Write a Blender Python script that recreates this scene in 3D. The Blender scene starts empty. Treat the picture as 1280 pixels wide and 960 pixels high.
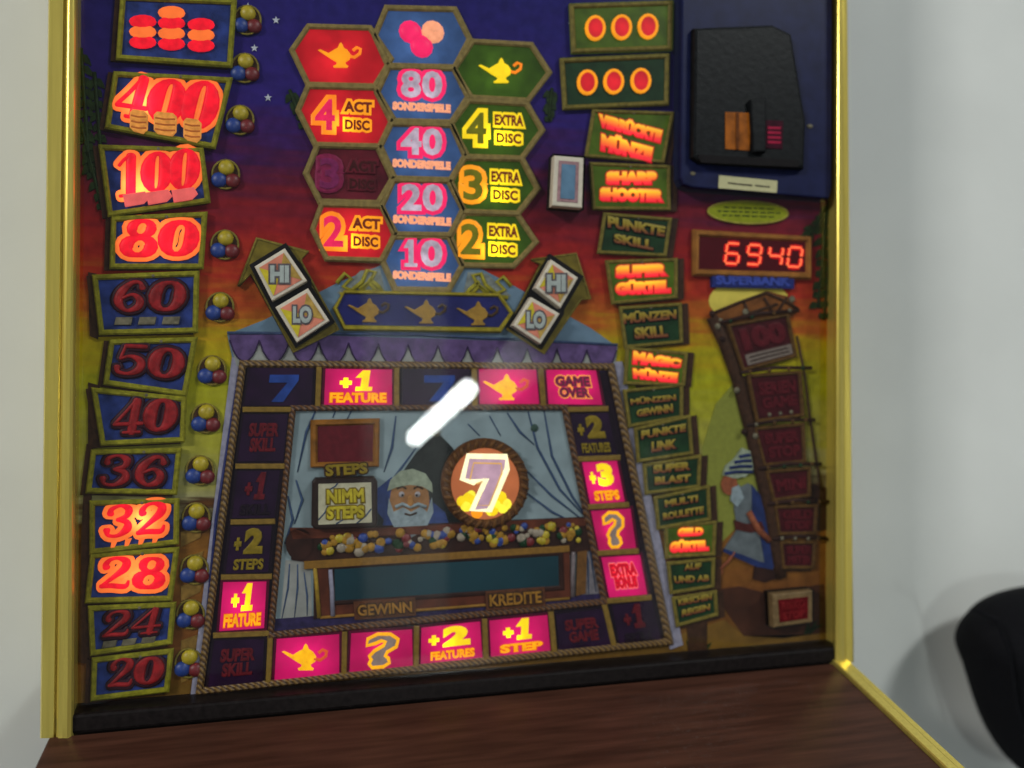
import bpy, bmesh, math, random
from mathutils import Vector
random.seed(7)
sc = bpy.context.scene
col = sc.collection
# ------------------------------------------------------------------ camera
YAW = math.radians(13.7); F = 1000.0; DIST = 0.575          # focal length in px of a 1280 px wide frame
SA, CA = math.sin(YAW), math.cos(YAW)
CAM = Vector((-DIST*SA, -DIST*CA, 0.0))
cd = bpy.data.cameras.new('camera'); cam = bpy.data.objects.new('camera', cd); col.objects.link(cam)
cam.location = CAM; cam.rotation_euler = (math.pi/2, 0, -YAW)
cd.sensor_width = 36; cd.lens = 36*F/1280; cd.clip_start = 0.01; cd.clip_end = 60
cd.dof.use_dof = True; cd.dof.focus_distance = 0.50; cd.dof.aperture_fstop = 3.0
sc.camera = cam
sc.render.resolution_x = 1024; sc.render.resolution_y = 768
sc.view_settings.view_transform = 'Standard'; sc.view_settings.look = 'None'
sc.view_settings.gamma = 1; sc.view_settings.exposure = 0; sc.view_settings.use_curve_mapping = False
# ------------------------------------------------------------------ light: dim room, one tube lamp in front, one ceiling lamp, one added fill
w = bpy.data.worlds.new('World'); sc.world = w; w.use_nodes = True
w.node_tree.nodes['Background'].inputs[0].default_value = (0.86, 0.95, 1, 1)
w.node_tree.nodes['Background'].inputs[1].default_value = 0.15
def P(u, v, h=0.0):
    """photo pixel -> point on the plane lying h metres in front of the printed panel (y = -h)"""
    a = (u-640)/F; b = (480-v)/F
    d = Vector((SA + a*CA, CA - a*SA, b))
    t = (-h - CAM.y)/d.y
    return CAM + d*t
def area(name, loc, target, sx, sy, power, color, roll=0.0, spread=180):
    l = bpy.data.lights.new(name, 'AREA'); l.shape = 'RECTANGLE'; l.size = sx; l.size_y = sy
    l.energy = power; l.color = color; l.spread = math.radians(spread)
    o = bpy.data.objects.new(name, l); col.objects.link(o); o.location = loc
    q = (Vector(target)-Vector(loc)).to_track_quat('-Z', 'Y'); o.rotation_euler = q.to_euler()
    o.rotation_euler.rotate_axis('Z', roll)
    return o
GLASS_H = 0.0105
def mirrored(u, v, dist):
    p = P(u, v, GLASS_H); d = (p-CAM).normalized(); d.y = -d.y
    return p + d*dist
LAMP_A = mirrored(519, 547, 3.3); LAMP_B = mirrored(584, 487, 2.2)
lm = (LAMP_A+LAMP_B)/2
ax = (LAMP_B-LAMP_A); LL = ax.length; ax.normalize()
facing = (Vector((0, 0, 0))-lm); facing = (facing-ax*facing.dot(ax)).normalized()
from mathutils import Matrix
TUBE = 105.0; LAMP_SIDE = 0.07
zax = -facing;  yax = zax.cross(ax); LAMP_SIDE *= 1 if (CA*yax.x+SA*yax.y) > 0 else -1
area('unseen_light', (-3.3, -2.6, 1.7), (0.1, 0, 0), 0.7, 0.3, 90, (1, 0.985, 0.94))
area('unseen_light', (1.9, -2.4, 2.3), (0.3, 0, 0), 0.8, 0.4, 52, (0.96, 1, 0.98))  # unseen fill lamp, added to brighten the wall on the right
# ------------------------------------------------------------------ materials
def lin(c):
    c = c/255.0
    return c/12.92 if c <= 0.04045 else ((c+0.055)/1.055)**2.4
def L(rgb, k=1.0): return tuple(min(0.9, lin(c)*k) for c in rgb)
MK = {}
def mat(name, rgb, rough=0.5, metal=0.0, k=0.92, var=0.26, scale=260, bump=0.0, spec=0.12):
    if name in MK: return MK[name]
    m = bpy.data.materials.new(name); m.use_nodes = True; nt = m.node_tree; b = nt.nodes['Principled BSDF']
    c = L(rgb, k)
    b.inputs['Roughness'].default_value = rough; b.inputs['Metallic'].default_value = metal
    b.inputs['Specular IOR Level'].default_value = spec
    tc = nt.nodes.new('ShaderNodeTexCoord'); nz = nt.nodes.new('ShaderNodeTexNoise')
    nz.inputs['Scale'].default_value = scale; nz.inputs['Detail'].default_value = 5
    nt.links.new(tc.outputs['Object'], nz.inputs['Vector'])
    rp = nt.nodes.new('ShaderNodeValToRGB')
    rp.color_ramp.elements[0].position = 0.3; rp.color_ramp.elements[1].position = 0.7
    rp.color_ramp.elements[0].color = (*[x*(1-var) for x in c], 1)
    rp.color_ramp.elements[1].color = (*[min(0.95, x*(1+var)) for x in c], 1)
    nt.links.new(nz.outputs['Fac'], rp.inputs['Fac']); nt.links.new(rp.outputs['Color'], b.inputs['Base Color'])
    if bump:
        bp = nt.nodes.new('ShaderNodeBump'); bp.inputs['Strength'].default_value = bump; bp.inputs['Distance'].default_value = 0.002
        nt.links.new(nz.outputs['Fac'], bp.inputs['Height']); nt.links.new(bp.outputs['Normal'], b.inputs['Normal'])
    MK[name] = m; return m
def painted_falloff(nt, b, s):
    """strength = s*(1 + amp*exp(-(distance to a hot spot painted into the emission / r)^2)); spot x, z, amp, r sit in the object's colour"""
    N = nt.nodes.new; Lk = nt.links.new
    oi = N('ShaderNodeObjectInfo'); ge = N('ShaderNodeNewGeometry')
    s1 = N('ShaderNodeSeparateXYZ'); s2 = N('ShaderNodeSeparateColor')
    Lk(ge.outputs['Position'], s1.inputs[0]); Lk(oi.outputs['Color'], s2.inputs[0])
    def M(op, a, c=None):
        n = N('ShaderNodeMath'); n.operation = op
        for i, x in enumerate((a, c)):
            if x is None: continue
            if isinstance(x, (int, float)): n.inputs[i].default_value = x
            else: Lk(x, n.inputs[i])
        return n.outputs[0]
    dx = M('SUBTRACT', M('ADD', s1.outputs['X'], 1.0), s2.outputs[0]); dz = M('SUBTRACT', M('ADD', s1.outputs['Z'], 1.0), s2.outputs[1])
    d2 = M('ADD', M('MULTIPLY', dx, dx), M('MULTIPLY', dz, dz))
    q = M('DIVIDE', d2, M('MULTIPLY', oi.outputs['Alpha'], oi.outputs['Alpha']))
    e = M('POWER', 2.71828, M('MULTIPLY', q, -1.0))
    Lk(M('MULTIPLY', M('ADD', M('MULTIPLY', e, s2.outputs[2]), 1.0), s), b.inputs['Emission Strength'])
def hot(o, u, v, amp, rpx):  # sets the painted glow centre of one object; no bulb is modelled
    p = P(u, v, 0.004); o.color = (p.x+1, p.z+1, amp, rpx*0.00058); return o
def lit(name, rgb, s=1.0, var=0.15, scale=160):
    """back-lit translucent plastic"""
    if name in MK: return MK[name]
    m = bpy.data.materials.new(name); m.use_nodes = True; nt = m.node_tree; b = nt.nodes['Principled BSDF']
    c = L(rgb)
    b.inputs['Base Color'].default_value = (*[x*0.25 for x in c], 1); b.inputs['Roughness'].default_value = 0.4; b.inputs['Specular IOR Level'].default_value = 0.1
    tc = nt.nodes.new('ShaderNodeTexCoord'); nz = nt.nodes.new('ShaderNodeTexNoise')
    nz.inputs['Scale'].default_value = scale; nz.inputs['Detail'].default_value = 3
    nt.links.new(tc.outputs['Object'], nz.inputs['Vector'])
    rp = nt.nodes.new('ShaderNodeValToRGB')
    rp.color_ramp.elements[0].position = 0.3; rp.color_ramp.elements[1].position = 0.7
    rp.color_ramp.elements[0].color = (*[x*(1-var) for x in c], 1); rp.color_ramp.elements[1].color = (*[x*(1+var) for x in c], 1)
    nt.links.new(nz.outputs['Fac'], rp.inputs['Fac']); nt.links.new(rp.outputs['Color'], b.inputs['Emission Color'])
    painted_falloff(nt, b, s)
    MK[name] = m; return m
def ink(name, stops, emit=0.0):
    """letters printed with a top-to-bottom ink blend (attribute 't' runs 0 at the foot to 1 at the head of a line)"""
    if name in MK: return MK[name]
    m = bpy.data.materials.new(name); m.use_nodes = True; nt = m.node_tree; b = nt.nodes['Principled BSDF']
    at = nt.nodes.new('ShaderNodeAttribute'); at.attribute_name = 't'
    rp = nt.nodes.new('ShaderNodeValToRGB'); e = rp.color_ramp.elements
    while len(e) < len(stops): e.new(0.5)
    for i, (p, c) in enumerate(stops):
        e[i].position = p; e[i].color = (*L(c, 1.0 if emit else 0.95), 1)
    nt.links.new(at.outputs['Fac'], rp.inputs['Fac'])
    b.inputs['Roughness'].default_value = 0.45; b.inputs['Specular IOR Level'].default_value = 0.1
    if emit:
        b.inputs['Base Color'].default_value = (0.1, 0.03, 0.02, 1)
        nt.links.new(rp.outputs['Color'], b.inputs['Emission Color']); painted_falloff(nt, b, emit)
    else:
        nt.links.new(rp.outputs['Color'], b.inputs['Base Color'])
    MK[name] = m; return m
def rope(name, a, b_, scale=900):
    if name in MK: return MK[name]
    m = bpy.data.materials.new(name); m.use_nodes = True; nt = m.node_tree; b = nt.nodes['Principled BSDF']
    tc = nt.nodes.new('ShaderNodeTexCoord'); wv = nt.nodes.new('ShaderNodeTexWave')
    wv.bands_direction = 'DIAGONAL'; wv.inputs['Scale'].default_value = scale/6.0; wv.inputs['Distortion'].default_value = 1.5
    nt.links.new(tc.outputs['Object'], wv.inputs['Vector'])
    rp = nt.nodes.new('ShaderNodeValToRGB')
    rp.color_ramp.elements[0].color = (*L(a, 0.95), 1); rp.color_ramp.elements[1].color = (*L(b_, 0.95), 1)
    nt.links.new(wv.outputs['Fac'], rp.inputs['Fac']); nt.links.new(rp.outputs['Color'], b.inputs['Base Color'])
    bp = nt.nodes.new('ShaderNodeBump'); bp.inputs['Strength'].default_value = 0.6; bp.inputs['Distance'].default_value = 0.001
    nt.links.new(wv.outputs['Fac'], bp.inputs['Height']); nt.links.new(bp.outputs['Normal'], b.inputs['Normal'])
    b.inputs['Roughness'].default_value = 0.55
    MK[name] = m; return m
# ------------------------------------------------------------------ mesh helpers (outlines are given in photo pixels)
def link(name, me, m, parent=None, smooth=False):
    o = bpy.data.objects.new(name, me); col.objects.link(o)
    if m: me.materials.append(m)
    if parent: o.parent = parent
    if smooth:
        for p in me.polygons: p.use_smooth = True
    o.color = (0, 0, 0, 1)
    return o
def from_bm(name, bm, m, parent=None, smooth=False):
    bmesh.ops.recalc_face_normals(bm, faces=bm.faces)
    me = bpy.data.meshes.new(name); bm.to_mesh(me); bm.free()
    return link(name, me, m, parent, smooth)
def prism(name, pts, h0, h1, m, parent=None, bev=0.0):
    """solid plate with outline pts, from h0 (back) to h1 (front); bev rounds the front edge"""
    bm = bmesh.new()
    f = [P(u, v, h1) for u, v in pts]
    back = [bm.verts.new((p.x, -h0, p.z)) for p in f]
    front = [bm.verts.new(p) for p in f]
    n = len(f)
    for i in range(n): bm.faces.new((back[i], back[(i+1) % n], front[(i+1) % n], front[i]))
    bm.faces.new(back); ff = bm.faces.new(front); bm.normal_update()
    if bev:
        bmesh.ops.bevel(bm, geom=list(ff.edges), offset=bev, segments=2, profile=0.5, affect='EDGES')
    bm.normal_update()
    if n > 4: bmesh.ops.triangulate(bm, faces=[x for x in bm.faces if len(x.verts) > 4], ngon_method='EAR_CLIP')
    return from_bm(name, bm, m, parent)
def scale_poly(pts, px):
    """inset (px<0) or outset a convex outline by px pixels"""
    cu = sum(p[0] for p in pts)/len(pts); cv = sum(p[1] for p in pts)/len(pts)
    out = []; n = len(pts)
    area2 = sum(pts[i][0]*pts[(i+1) % n][1]-pts[(i+1) % n][0]*pts[i][1] for i in range(n))
    s = 1 if area2 > 0 else -1
    for i in range(n):
        a, b, c = pts[i-1], pts[i], pts[(i+1) % n]
        def nrm(p, q):
            dx, dy = q[0]-p[0], q[1]-p[1]; l = math.hypot(dx, dy) or 1
            return (dy/l*s, -dx/l*s)
        n1, n2 = nrm(a, b), nrm(b, c)
        mx, my = n1[0]+n2[0], n1[1]+n2[1]; d = mx*n1[0]+my*n1[1]
        d = max(d, 0.35)
        out.append((b[0]+mx/d*px, b[1]+my/d*px))
    return out
def ring(name, outer, inner, h0, h1, m, parent=None, crown=True):
    """picture-frame border between two outlines of equal count, with a raised ridge"""
    bm = bmesh.new(); n = len(outer)
    def row(pts, h, hp): return [bm.verts.new((P(u, v, hp).x, -h, P(u, v, hp).z)) for u, v in pts]
    mid1 = [(o[0]*0.72+i[0]*0.28, o[1]*0.72+i[1]*0.28) for o, i in zip(outer, inner)]
    mid2 = [(o[0]*0.28+i[0]*0.72, o[1]*0.28+i[1]*0.72) for o, i in zip(outer, inner)]
    hs = h1-(h1-h0)*0.45
    rows = [row(outer, h0, h1), row(outer, hs, h1), row(mid1, h1, h1), row(mid2, h1, h1), row(inner, hs, h1), row(inner, h0, h1)]
    for k in range(6):
        a, b = rows[k], rows[(k+1) % 6]
        for i in range(n): bm.faces.new((a[i], a[(i+1) % n], b[(i+1) % n], b[i]))
    return from_bm(name, bm, m, parent)
def stroke(name, pts, r, h, m, parent=None, seg=6, taper=None, closed=False):
    """round strand of radius r px following pixel points"""
    bm = bmesh.new(); R = []
    W = [P(u, v, h) for u, v in pts]; n = len(W)
    for i, p in enumerate(W):
        t = (W[(i+1) % n]-W[i-1]) if closed else (W[min(i+1, n-1)]-W[max(i-1, 0)])
        t.normalize(); s = t.cross(Vector((0, 1, 0))).normalized()
        rr = r*0.00058*(taper[i] if taper else 1)
        R.append([bm.verts.new(p+s*rr*math.cos(2*math.pi*k/seg)+Vector((0, -1, 0))*rr*0.6*math.sin(2*math.pi*k/seg)) for k in range(seg)])
    for i in range(n if closed else n-1):
        a, b = R[i], R[(i+1) % n]
        for k in range(seg): bm.faces.new((a[k], a[(k+1) % seg], b[(k+1) % seg], b[k]))
    if not closed: bm.faces.new(R[0]); bm.faces.new(R[-1])
    return from_bm(name, bm, m, parent, True)
def ell(cu, cv, ru, rv, n=20, a0=0.0, a1=2*math.pi, rot=0.0):
    out = []
    for i in range(n):
        a = a0+(a1-a0)*i/(n if a1-a0 > 6.28 else n-1)
        x, y = ru*math.cos(a), rv*math.sin(a)
        out.append((cu+x*math.cos(rot)-y*math.sin(rot), cv+x*math.sin(rot)+y*math.cos(rot)))
    return out
def dome(name, cu, cv, r, h, m, parent=None, bulge=0.6, n=12, rv=None):
    bm = bmesh.new(); c = P(cu, cv, h); rm = r*0.00058; rz = (rv or r)*0.00058
    rows = []
    for j in range(4):
        e = j/4*math.pi/2
        rows.append([bm.verts.new((c.x+rm*math.cos(e)*math.cos(2*math.pi*i/n), -h-rm*bulge*math.sin(e), c.z+rz*math.cos(e)*math.sin(2*math.pi*i/n))) for i in range(n)])
    top = bm.verts.new((c.x, -h-rm*bulge, c.z))
    for j in range(3):
        for i in range(n): bm.faces.new((rows[j][i], rows[j][(i+1) % n], rows[j+1][(i+1) % n], rows[j+1][i]))
    for i in range(n): bm.faces.new((rows[3][i], rows[3][(i+1) % n], top))
    bm.faces.new(rows[0])
    return from_bm(name, bm, m, parent, True)
def quad_pt(q, x, y):
    """x 0..1 left-right, y 0..1 bottom-top in a pixel quad (TL, TR, BR, BL)"""
    tl_, tr, br, bl = q
    def mix(a, b, t): return (a[0]+(b[0]-a[0])*t, a[1]+(b[1]-a[1])*t)
    return mix(mix(bl, br, x), mix(tl_, tr, x), y)
_fc = {}
def sub(q, x0, y0, x1, y1): return [quad_pt(q, x0, y1), quad_pt(q, x1, y1), quad_pt(q, x1, y0), quad_pt(q, x0, y0)]
ONE = [(0.0, .66), (.34, 1.0), (.74, 1.0), (.74, .17), (.98, .17), (.98, 0.0), (.08, 0.0), (.08, .17), (.34, .17), (.34, .66)]
def digit_one(name, q, h, m, parent, grow, slant=0.1, thick=0.0008):
    pts = [quad_pt(q, x+slant*(y-.5), y) for x, y in ONE]
    return prism(name, scale_poly(pts, grow) if grow else pts, h, h+thick, m, parent)
def glyphs(s, bevel, shear, spacing):
    key = (s, bevel, shear, spacing)
    if key in _fc: return _fc[key]
    cu = bpy.data.curves.new('lettering', 'FONT'); cu.body = s; cu.size = 1; cu.resolution_u = 3
    cu.shear = shear; cu.space_character = spacing; cu.extrude = 0.02; cu.bevel_depth = bevel; cu.bevel_resolution = 1
    ob = bpy.data.objects.new('lettering', cu); col.objects.link(ob)
    me = ob.to_mesh()
    V = [tuple(v.co) for v in me.vertices]; Fc = [tuple(p.vertices) for p in me.polygons]
    ob.to_mesh_clear(); bpy.data.objects.remove(ob); bpy.data.curves.remove(cu)
    _fc[key] = (V, Fc); return V, Fc
def lettering(name, s, q, h, m, parent, bold=0.02, ref=0.02, shear=0.0, spacing=1.0, thick=0.0006):
    """raised letters filling the pixel quad q; ref is the weight whose extent fills q (so outline and fill register)"""
    V, Fc = glyphs(s, bold, shear, spacing); RV, _ = glyphs(s, ref, shear, spacing)
    x0 = min(v[0] for v in RV); x1 = max(v[0] for v in RV); y0 = min(v[1] for v in RV); y1 = max(v[1] for v in RV)
    z0 = min(v[2] for v in V); z1 = max(v[2] for v in V)
    pts = []; ts = []
    for v in V:
        tx = (v[0]-x0)/(x1-x0); ty = (v[1]-y0)/(y1-y0)
        u, vv = quad_pt(q, tx, ty); hh = h+thick*(v[2]-z0)/max(1e-6, z1-z0)
        p = P(u, vv, hh); pts.append(p); ts.append(min(1, max(0, ty)))
    me = bpy.data.meshes.new(name); me.from_pydata([tuple(p) for p in pts], [], Fc)
    at = me.attributes.new('t', 'FLOAT', 'POINT')
    at.data.foreach_set('value', ts)
    return link(name, me, m, parent)
def box(name, x0, x1, y0, y1, z0, z1, m, parent=None, bev=0.0):
    bm = bmesh.new(); bmesh.ops.create_cube(bm, size=1)
    for v in bm.verts: v.co = Vector(((x0+x1)/2+v.co.x*(x1-x0), (y0+y1)/2+v.co.y*(y1-y0), (z0+z1)/2+v.co.z*(z1-z0)))
    if bev: bmesh.ops.bevel(bm, geom=list(bm.edges), offset=bev, segments=2, profile=0.5, affect='EDGES')
    return from_bm(name, bm, m, parent)
def tag(o, label, cat, group=None):
    o['label'] = label; o['category'] = cat
    if group: o['group'] = group
    return o
# ------------------------------------------------------------------ setting: the wall
WALL_Y = 0.15
mw = mat('wall_paint', (226, 228, 224), 0.75, k=0.95, var=0.035, scale=9, bump=0.08)
wall = box('wall', -2.2, 2.6, WALL_Y, WALL_Y+0.1, -1.4, 1.4, mw); wall['kind'] = 'structure'
# ------------------------------------------------------------------ the machine
root = bpy.data.objects.new('gaming_machine', None); col.objects.link(root)
root.empty_display_size = 0.05
tag(root, 'gambling machine with brass-gold frame and colourful lit panel of number plaques on white wall', 'gaming machine')
# brass frame
def brass(name, rgb, rough):
    m = mat(name, rgb, rough, metal=0.62, k=1.08, var=0.10, scale=40)
    nt = m.node_tree
    mp = nt.nodes.new('ShaderNodeMapping'); mp.inputs['Scale'].default_value = (1, 1, 0.04)
    nz = [n for n in nt.nodes if n.type == 'TEX_NOISE'][0]; tc = [n for n in nt.nodes if n.type == 'TEX_COORD'][0]
    nz.inputs['Scale'].default_value = 500
    nt.links.new(tc.outputs['Object'], mp.inputs['Vector']); nt.links.new(mp.outputs['Vector'], nz.inputs['Vector'])
    return m
m_brass = brass('brass', (214, 194, 98), 0.27)
def rail(name, prof, vt, vb, back_first, back_last, parent):
    """prof: (u at v=120, u at v=840, h); straight moulding running down the panel edge"""
    bm = bmesh.new(); T = []; B = []
    for ut, ub, h in prof:
        f = lambda v: ut+(ub-ut)*(v-120)/720
        T.append(P(f(vt), vt, h)); B.append(P(f(vb), vb, h))
    if back_first: T.insert(0, Vector((T[0].x, 0.14, T[0].z))); B.insert(0, Vector((B[0].x, 0.14, B[0].z)))
    if back_last: T.append(Vector((T[-1].x, 0.14, T[-1].z))); B.append(Vector((B[-1].x, 0.14, B[-1].z)))
    tv = [bm.verts.new(p) for p in T]; bv = [bm.verts.new(p) for p in B]; n = len(tv)
    for i in range(n): bm.faces.new((tv[i], tv[(i+1) % n], bv[(i+1) % n], bv[i]))
    bm.faces.new(tv); bm.faces.new(bv)
    bmesh.ops.triangulate(bm, faces=[x for x in bm.faces if len(x.verts) > 4])
    return from_bm(name, bm, m_brass, parent)
def v_at(u, h, z):
    v = 800.0
    for _ in range(30): v += (P(u, v, h).z-z)*1700
    return v
zb2 = P(1044, 824, 0.012).z
RB_L, RB_R = v_at(60, .0185, zb2-0.001), v_at(1064, .0185, zb2-0.001)
fl = rail('frame_rail', [(59, 51, .016), (60.5, 52.5, .0185), (77.5, 68, .0185), (79, 69.2, .0150), (80.5, 70.4, .0150), (81.5, 71.5, .0190), (83.5, 74, .0212), (87, 79, .0222), (90.5, 84.5, .0222), (94, 89.5, .0208), (96.5, 92.5, .0175), (98, 94.5, .0090)], -330, RB_L, True, False, root)
fr = rail('frame_rail', [(1044, 1040.5, .0090), (1045.5, 1042.5, .0180), (1047, 1044.5, .0208), (1049, 1048, .0222), (1051.5, 1052.5, .0218), (1053.2, 1056, .0195), (1054, 1057.5, .0175), (1059.5, 1066, .0185), (1060.5, 1067.3, .0160)], -330, RB_R, False, True, root)
xl = P(57, 480, 0).x+0.012; xr = P(1062, 480, 0).x-0.012
zt = P(640, -335, 0).z
zb = P(1044, 803, 0.009).z
m_cab = mat('cabinet_laminate', (38, 30, 26), 0.55)
box('cabinet', xl, xr, 0.007, WALL_Y-0.001, zb2-0.28, zt, m_cab, root)
# printed art panel: a dusk sky over sand
def sky_mat():
    m = bpy.data.materials.new('printed_sky'); m.use_nodes = True; nt = m.node_tree; b = nt.nodes['Principled BSDF']
    tc = nt.nodes.new('ShaderNodeTexCoord'); sp = nt.nodes.new('ShaderNodeSeparateXYZ')
    nt.links.new(tc.outputs['Object'], sp.inputs[0])
    mp = nt.nodes.new('ShaderNodeMapping'); mp.inputs['Scale'].default_value = (14, 14, 110)
    nz = nt.nodes.new('ShaderNodeTexNoise'); nz.inputs['Scale'].default_value = 1; nz.inputs['Detail'].default_value = 4
    nt.links.new(tc.outputs['Object'], mp.inputs[0]); nt.links.new(mp.outputs[0], nz.inputs['Vector'])
    ztop = P(640, 0).z; zbot = P(640, 960).z
    mr = nt.nodes.new('ShaderNodeMapRange'); mr.inputs['From Min'].default_value = ztop; mr.inputs['From Max'].default_value = zbot
    nt.links.new(sp.outputs['Z'], mr.inputs['Value'])
    ma = nt.nodes.new('ShaderNodeMath'); ma.operation = 'MULTIPLY_ADD'; ma.inputs[1].default_value = 0.13; ma.inputs[2].default_value = -0.065
    nt.links.new(nz.outputs['Fac'], ma.inputs[0])
    ad = nt.nodes.new('ShaderNodeMath'); ad.operation = 'ADD'
    nt.links.new(mr.outputs['Result'], ad.inputs[0]); nt.links.new(ma.outputs[0], ad.inputs[1])
    rp = nt.nodes.new('ShaderNodeValToRGB'); e = rp.color_ramp.elements
    st = [(0.0, (34, 30, 96)), (150, (42, 28, 100)), (205, (58, 20, 66)), (250, (92, 22, 40)), (310, (134, 28, 30)), (352, (152, 42, 26)), (395, (158, 86, 26)), (425, (160, 134, 18)), (480, (148, 146, 20)), (560, (146, 142, 58)), (612, (142, 138, 96)), (628, (66, 40, 22)), (680, (124, 82, 30)), (770, (104, 62, 26)), (830, (96, 70, 28))]
    while len(e) < len(st): e.new(0.5)
    for i, (p, c) in enumerate(st): e[i].position = p/960; e[i].color = (*L(c, 1.1), 1)
    nt.links.new(ad.outputs[0], rp.inputs['Fac']); n2 = nt.nodes.new('ShaderNodeTexNoise'); n2.inputs['Scale'].default_value = 120; n2.inputs['Detail'].default_value = 6
    nt.links.new(tc.outputs['Object'], n2.inputs['Vector'])
    r2 = nt.nodes.new('ShaderNodeMapRange'); r2.inputs['From Min'].default_value = 0.3; r2.inputs['From Max'].default_value = 0.7; r2.inputs['To Min'].default_value = 0.72; r2.inputs['To Max'].default_value = 1.12
    nt.links.new(n2.outputs['Fac'], r2.inputs['Value'])
    mu = nt.nodes.new('ShaderNodeVectorMath'); mu.operation = 'SCALE'
    nt.links.new(rp.outputs['Color'], mu.inputs[0]); nt.links.new(r2.outputs[0], mu.inputs['Scale']); nt.links.new(mu.outputs[0], b.inputs['Base Color'])
    b.inputs['Roughness'].default_value = 0.6; b.inputs['Specular IOR Level'].default_value = 0.05
    return m
art = prism('printed_panel', [(92, -320), (1052, -320), (1050, 801), (92, 890)], -0.006, 0.0, sky_mat(), root)
# bottom rail of the window and the sloping console ledge below it
m_dark = mat('dark_trim', (26, 22, 22), 0.4, var=0.4)
x0f, x1f = P(62, 900, .0185).x, P(1058, 812, .0185).x
box('bottom_rail', P(95, 890, .02).x-0.012, P(1046, 800, .02).x+0.006, -0.0190, 0.007, zb2, zb, m_dark, root, 0.002)
K = 0.26                                       # ledge drops K metres per metre it comes forward
def sheet(name, x0, x1, s0, s1, off, th, m, parent):
    """slab lying on the ledge slope between distances s0..s1 in front of the rail"""
    nrm = Vector((0, -K, 1)).normalized()
    bm = bmesh.new(); vs = []
    for o_ in (off, off+th):
        for x, s in ((x0, s0), (x1, s0), (x1, s1), (x0, s1)):
            vs.append(bm.verts.new(Vector((x, -0.0195-s, zb2-s*K))+nrm*o_))
    for f in ((0, 1, 2, 3), (4, 5, 6, 7), (0, 1, 5, 4), (1, 2, 6, 5), (2, 3, 7, 6), (3, 0, 4, 7)): bm.faces.new([vs[i] for i in f])
    bmesh.ops.recalc_face_normals(bm, faces=bm.faces)
    bmesh.ops.bevel(bm, geom=list(bm.edges), offset=min(0.0008, th*0.3), segments=1, affect='EDGES')
    return from_bm(name, bm, m, parent)
m_wood = mat('console_wood', (70, 43, 33), 0.38, k=1.0, var=0.35, scale=30)
nt = m_wood.node_tree; mp = nt.nodes.new('ShaderNodeMapping'); mp.inputs['Scale'].default_value = (0.5, 6, 6)
nt.links.new(nt.nodes['Texture Coordinate'].outputs['Object'], mp.inputs[0]); nt.links.new(mp.outputs[0], nt.nodes['Noise Texture'].inputs['Vector'])
xe0, xe1 = x0f, x1f
led = sheet('console_ledge', xe0, xe1-0.013, 0.0, 0.30, -0.012, 0.012, m_wood, root)
sheet('ledge_trim', xe1-0.0125, xe1-0.0045, -0.004, 0.30, -0.010, 0.0125, m_brass, led)
sheet('ledge_trim', xe1-0.0035, xe1+0.0025, -0.006, 0.30, -0.016, 0.0165, m_brass, led)

# ------------------------------------------------------------------ printed relief on the panel
C = {}
m_gold = mat('antique_gold', (120, 106, 42), 0.5, var=0.3, scale=400, bump=0.2)
m_olive = mat('olive_gold', (126, 122, 30), 0.5, var=0.35, scale=300, bump=0.2)
m_brown = mat('dark_brown', (58, 36, 22), 0.6, var=0.4)
m_black = mat('black_line', (18, 14, 16), 0.6)
m_blue = mat('plaque_blue', (36, 52, 112), 0.5, var=0.5, scale=120)
m_red = mat('unlit_red', (138, 28, 32), 0.45, var=0.4, scale=200)
m_redout = mat('unlit_red_edge', (50, 22, 34), 0.45, var=0.3)
m_redl = lit('lit_red', (226, 20, 40), 1.0, 0.25)
m_orange = lit('lit_orange', (255, 112, 48), 0.95, 0.12)
m_bulb = lit('bulb_glow', (255, 246, 196), 2.4, 0.0)
m_coinl = lit('lit_coin', (214, 140, 62), 0.8, 0.3, 300)
m_pinkl = lit('lit_salmon', (226, 96, 92), 0.85, 0.15)
m_coin = mat('unlit_coin', (104, 98, 80), 0.45, var=0.4)
m_jy = mat('jewel_yellow', (172, 152, 22), 0.45, var=0.2, spec=0.5)
m_jb = mat('jewel_blue', (22, 54, 128), 0.45, var=0.2, spec=0.5)
m_jr = mat('jewel_red', (104, 16, 22), 0.45, var=0.2, spec=0.5)
m_palm = mat('palm_green', (28, 46, 18), 0.55, var=0.5)
def leaf(name, a, b, wd, h, m, parent):
    dx, dy = b[0]-a[0], b[1]-a[1]; l = math.hypot(dx, dy); nx, ny = -dy/l*wd, dx/l*wd
    return prism(name, [a, (a[0]+dx*.3+nx, a[1]+dy*.3+ny), (a[0]+dx*.65+nx*.7, a[1]+dy*.65+ny*.7), b, (a[0]+dx*.65-nx*.7, a[1]+dy*.65-ny*.7), (a[0]+dx*.3-nx, a[1]+dy*.3-ny)], 0.0, h, m, parent)
def frond(base, tip, n, ln, parent=None):
    st = stroke('palm_frond', [(base[0]+(tip[0]-base[0])*t/6, base[1]+(tip[1]-base[1])*t/6) for t in range(7)], 2.0, 0.0012, m_palm, parent or art)
    a = math.atan2(tip[1]-base[1], tip[0]-base[0])
    for i in range(n):
        t = (i+0.5)/n; c = (base[0]+(tip[0]-base[0])*t, base[1]+(tip[1]-base[1])*t)
        for s in (-1, 1):
            an = a+s*random.uniform(0.5, 0.9); l = ln*random.uniform(0.6, 1.05)*(1-0.5*t)
            leaf('leaf', c, (c[0]+l*math.cos(an), c[1]+l*math.sin(an)), 4.6, 0.0008+0.0001*i, m_palm, st)
frond((101, 60), (112, 215), 11, 30); frond((100, 150), (128, 262), 8, 22); frond((118, 90), (126, 190), 7, 22)
frond((1036, 250), (1022, 385), 10, 24); frond((1040, 262), (1004, 300), 6, 20); frond((1040, 280), (1030, 400), 8, 16)
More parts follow.
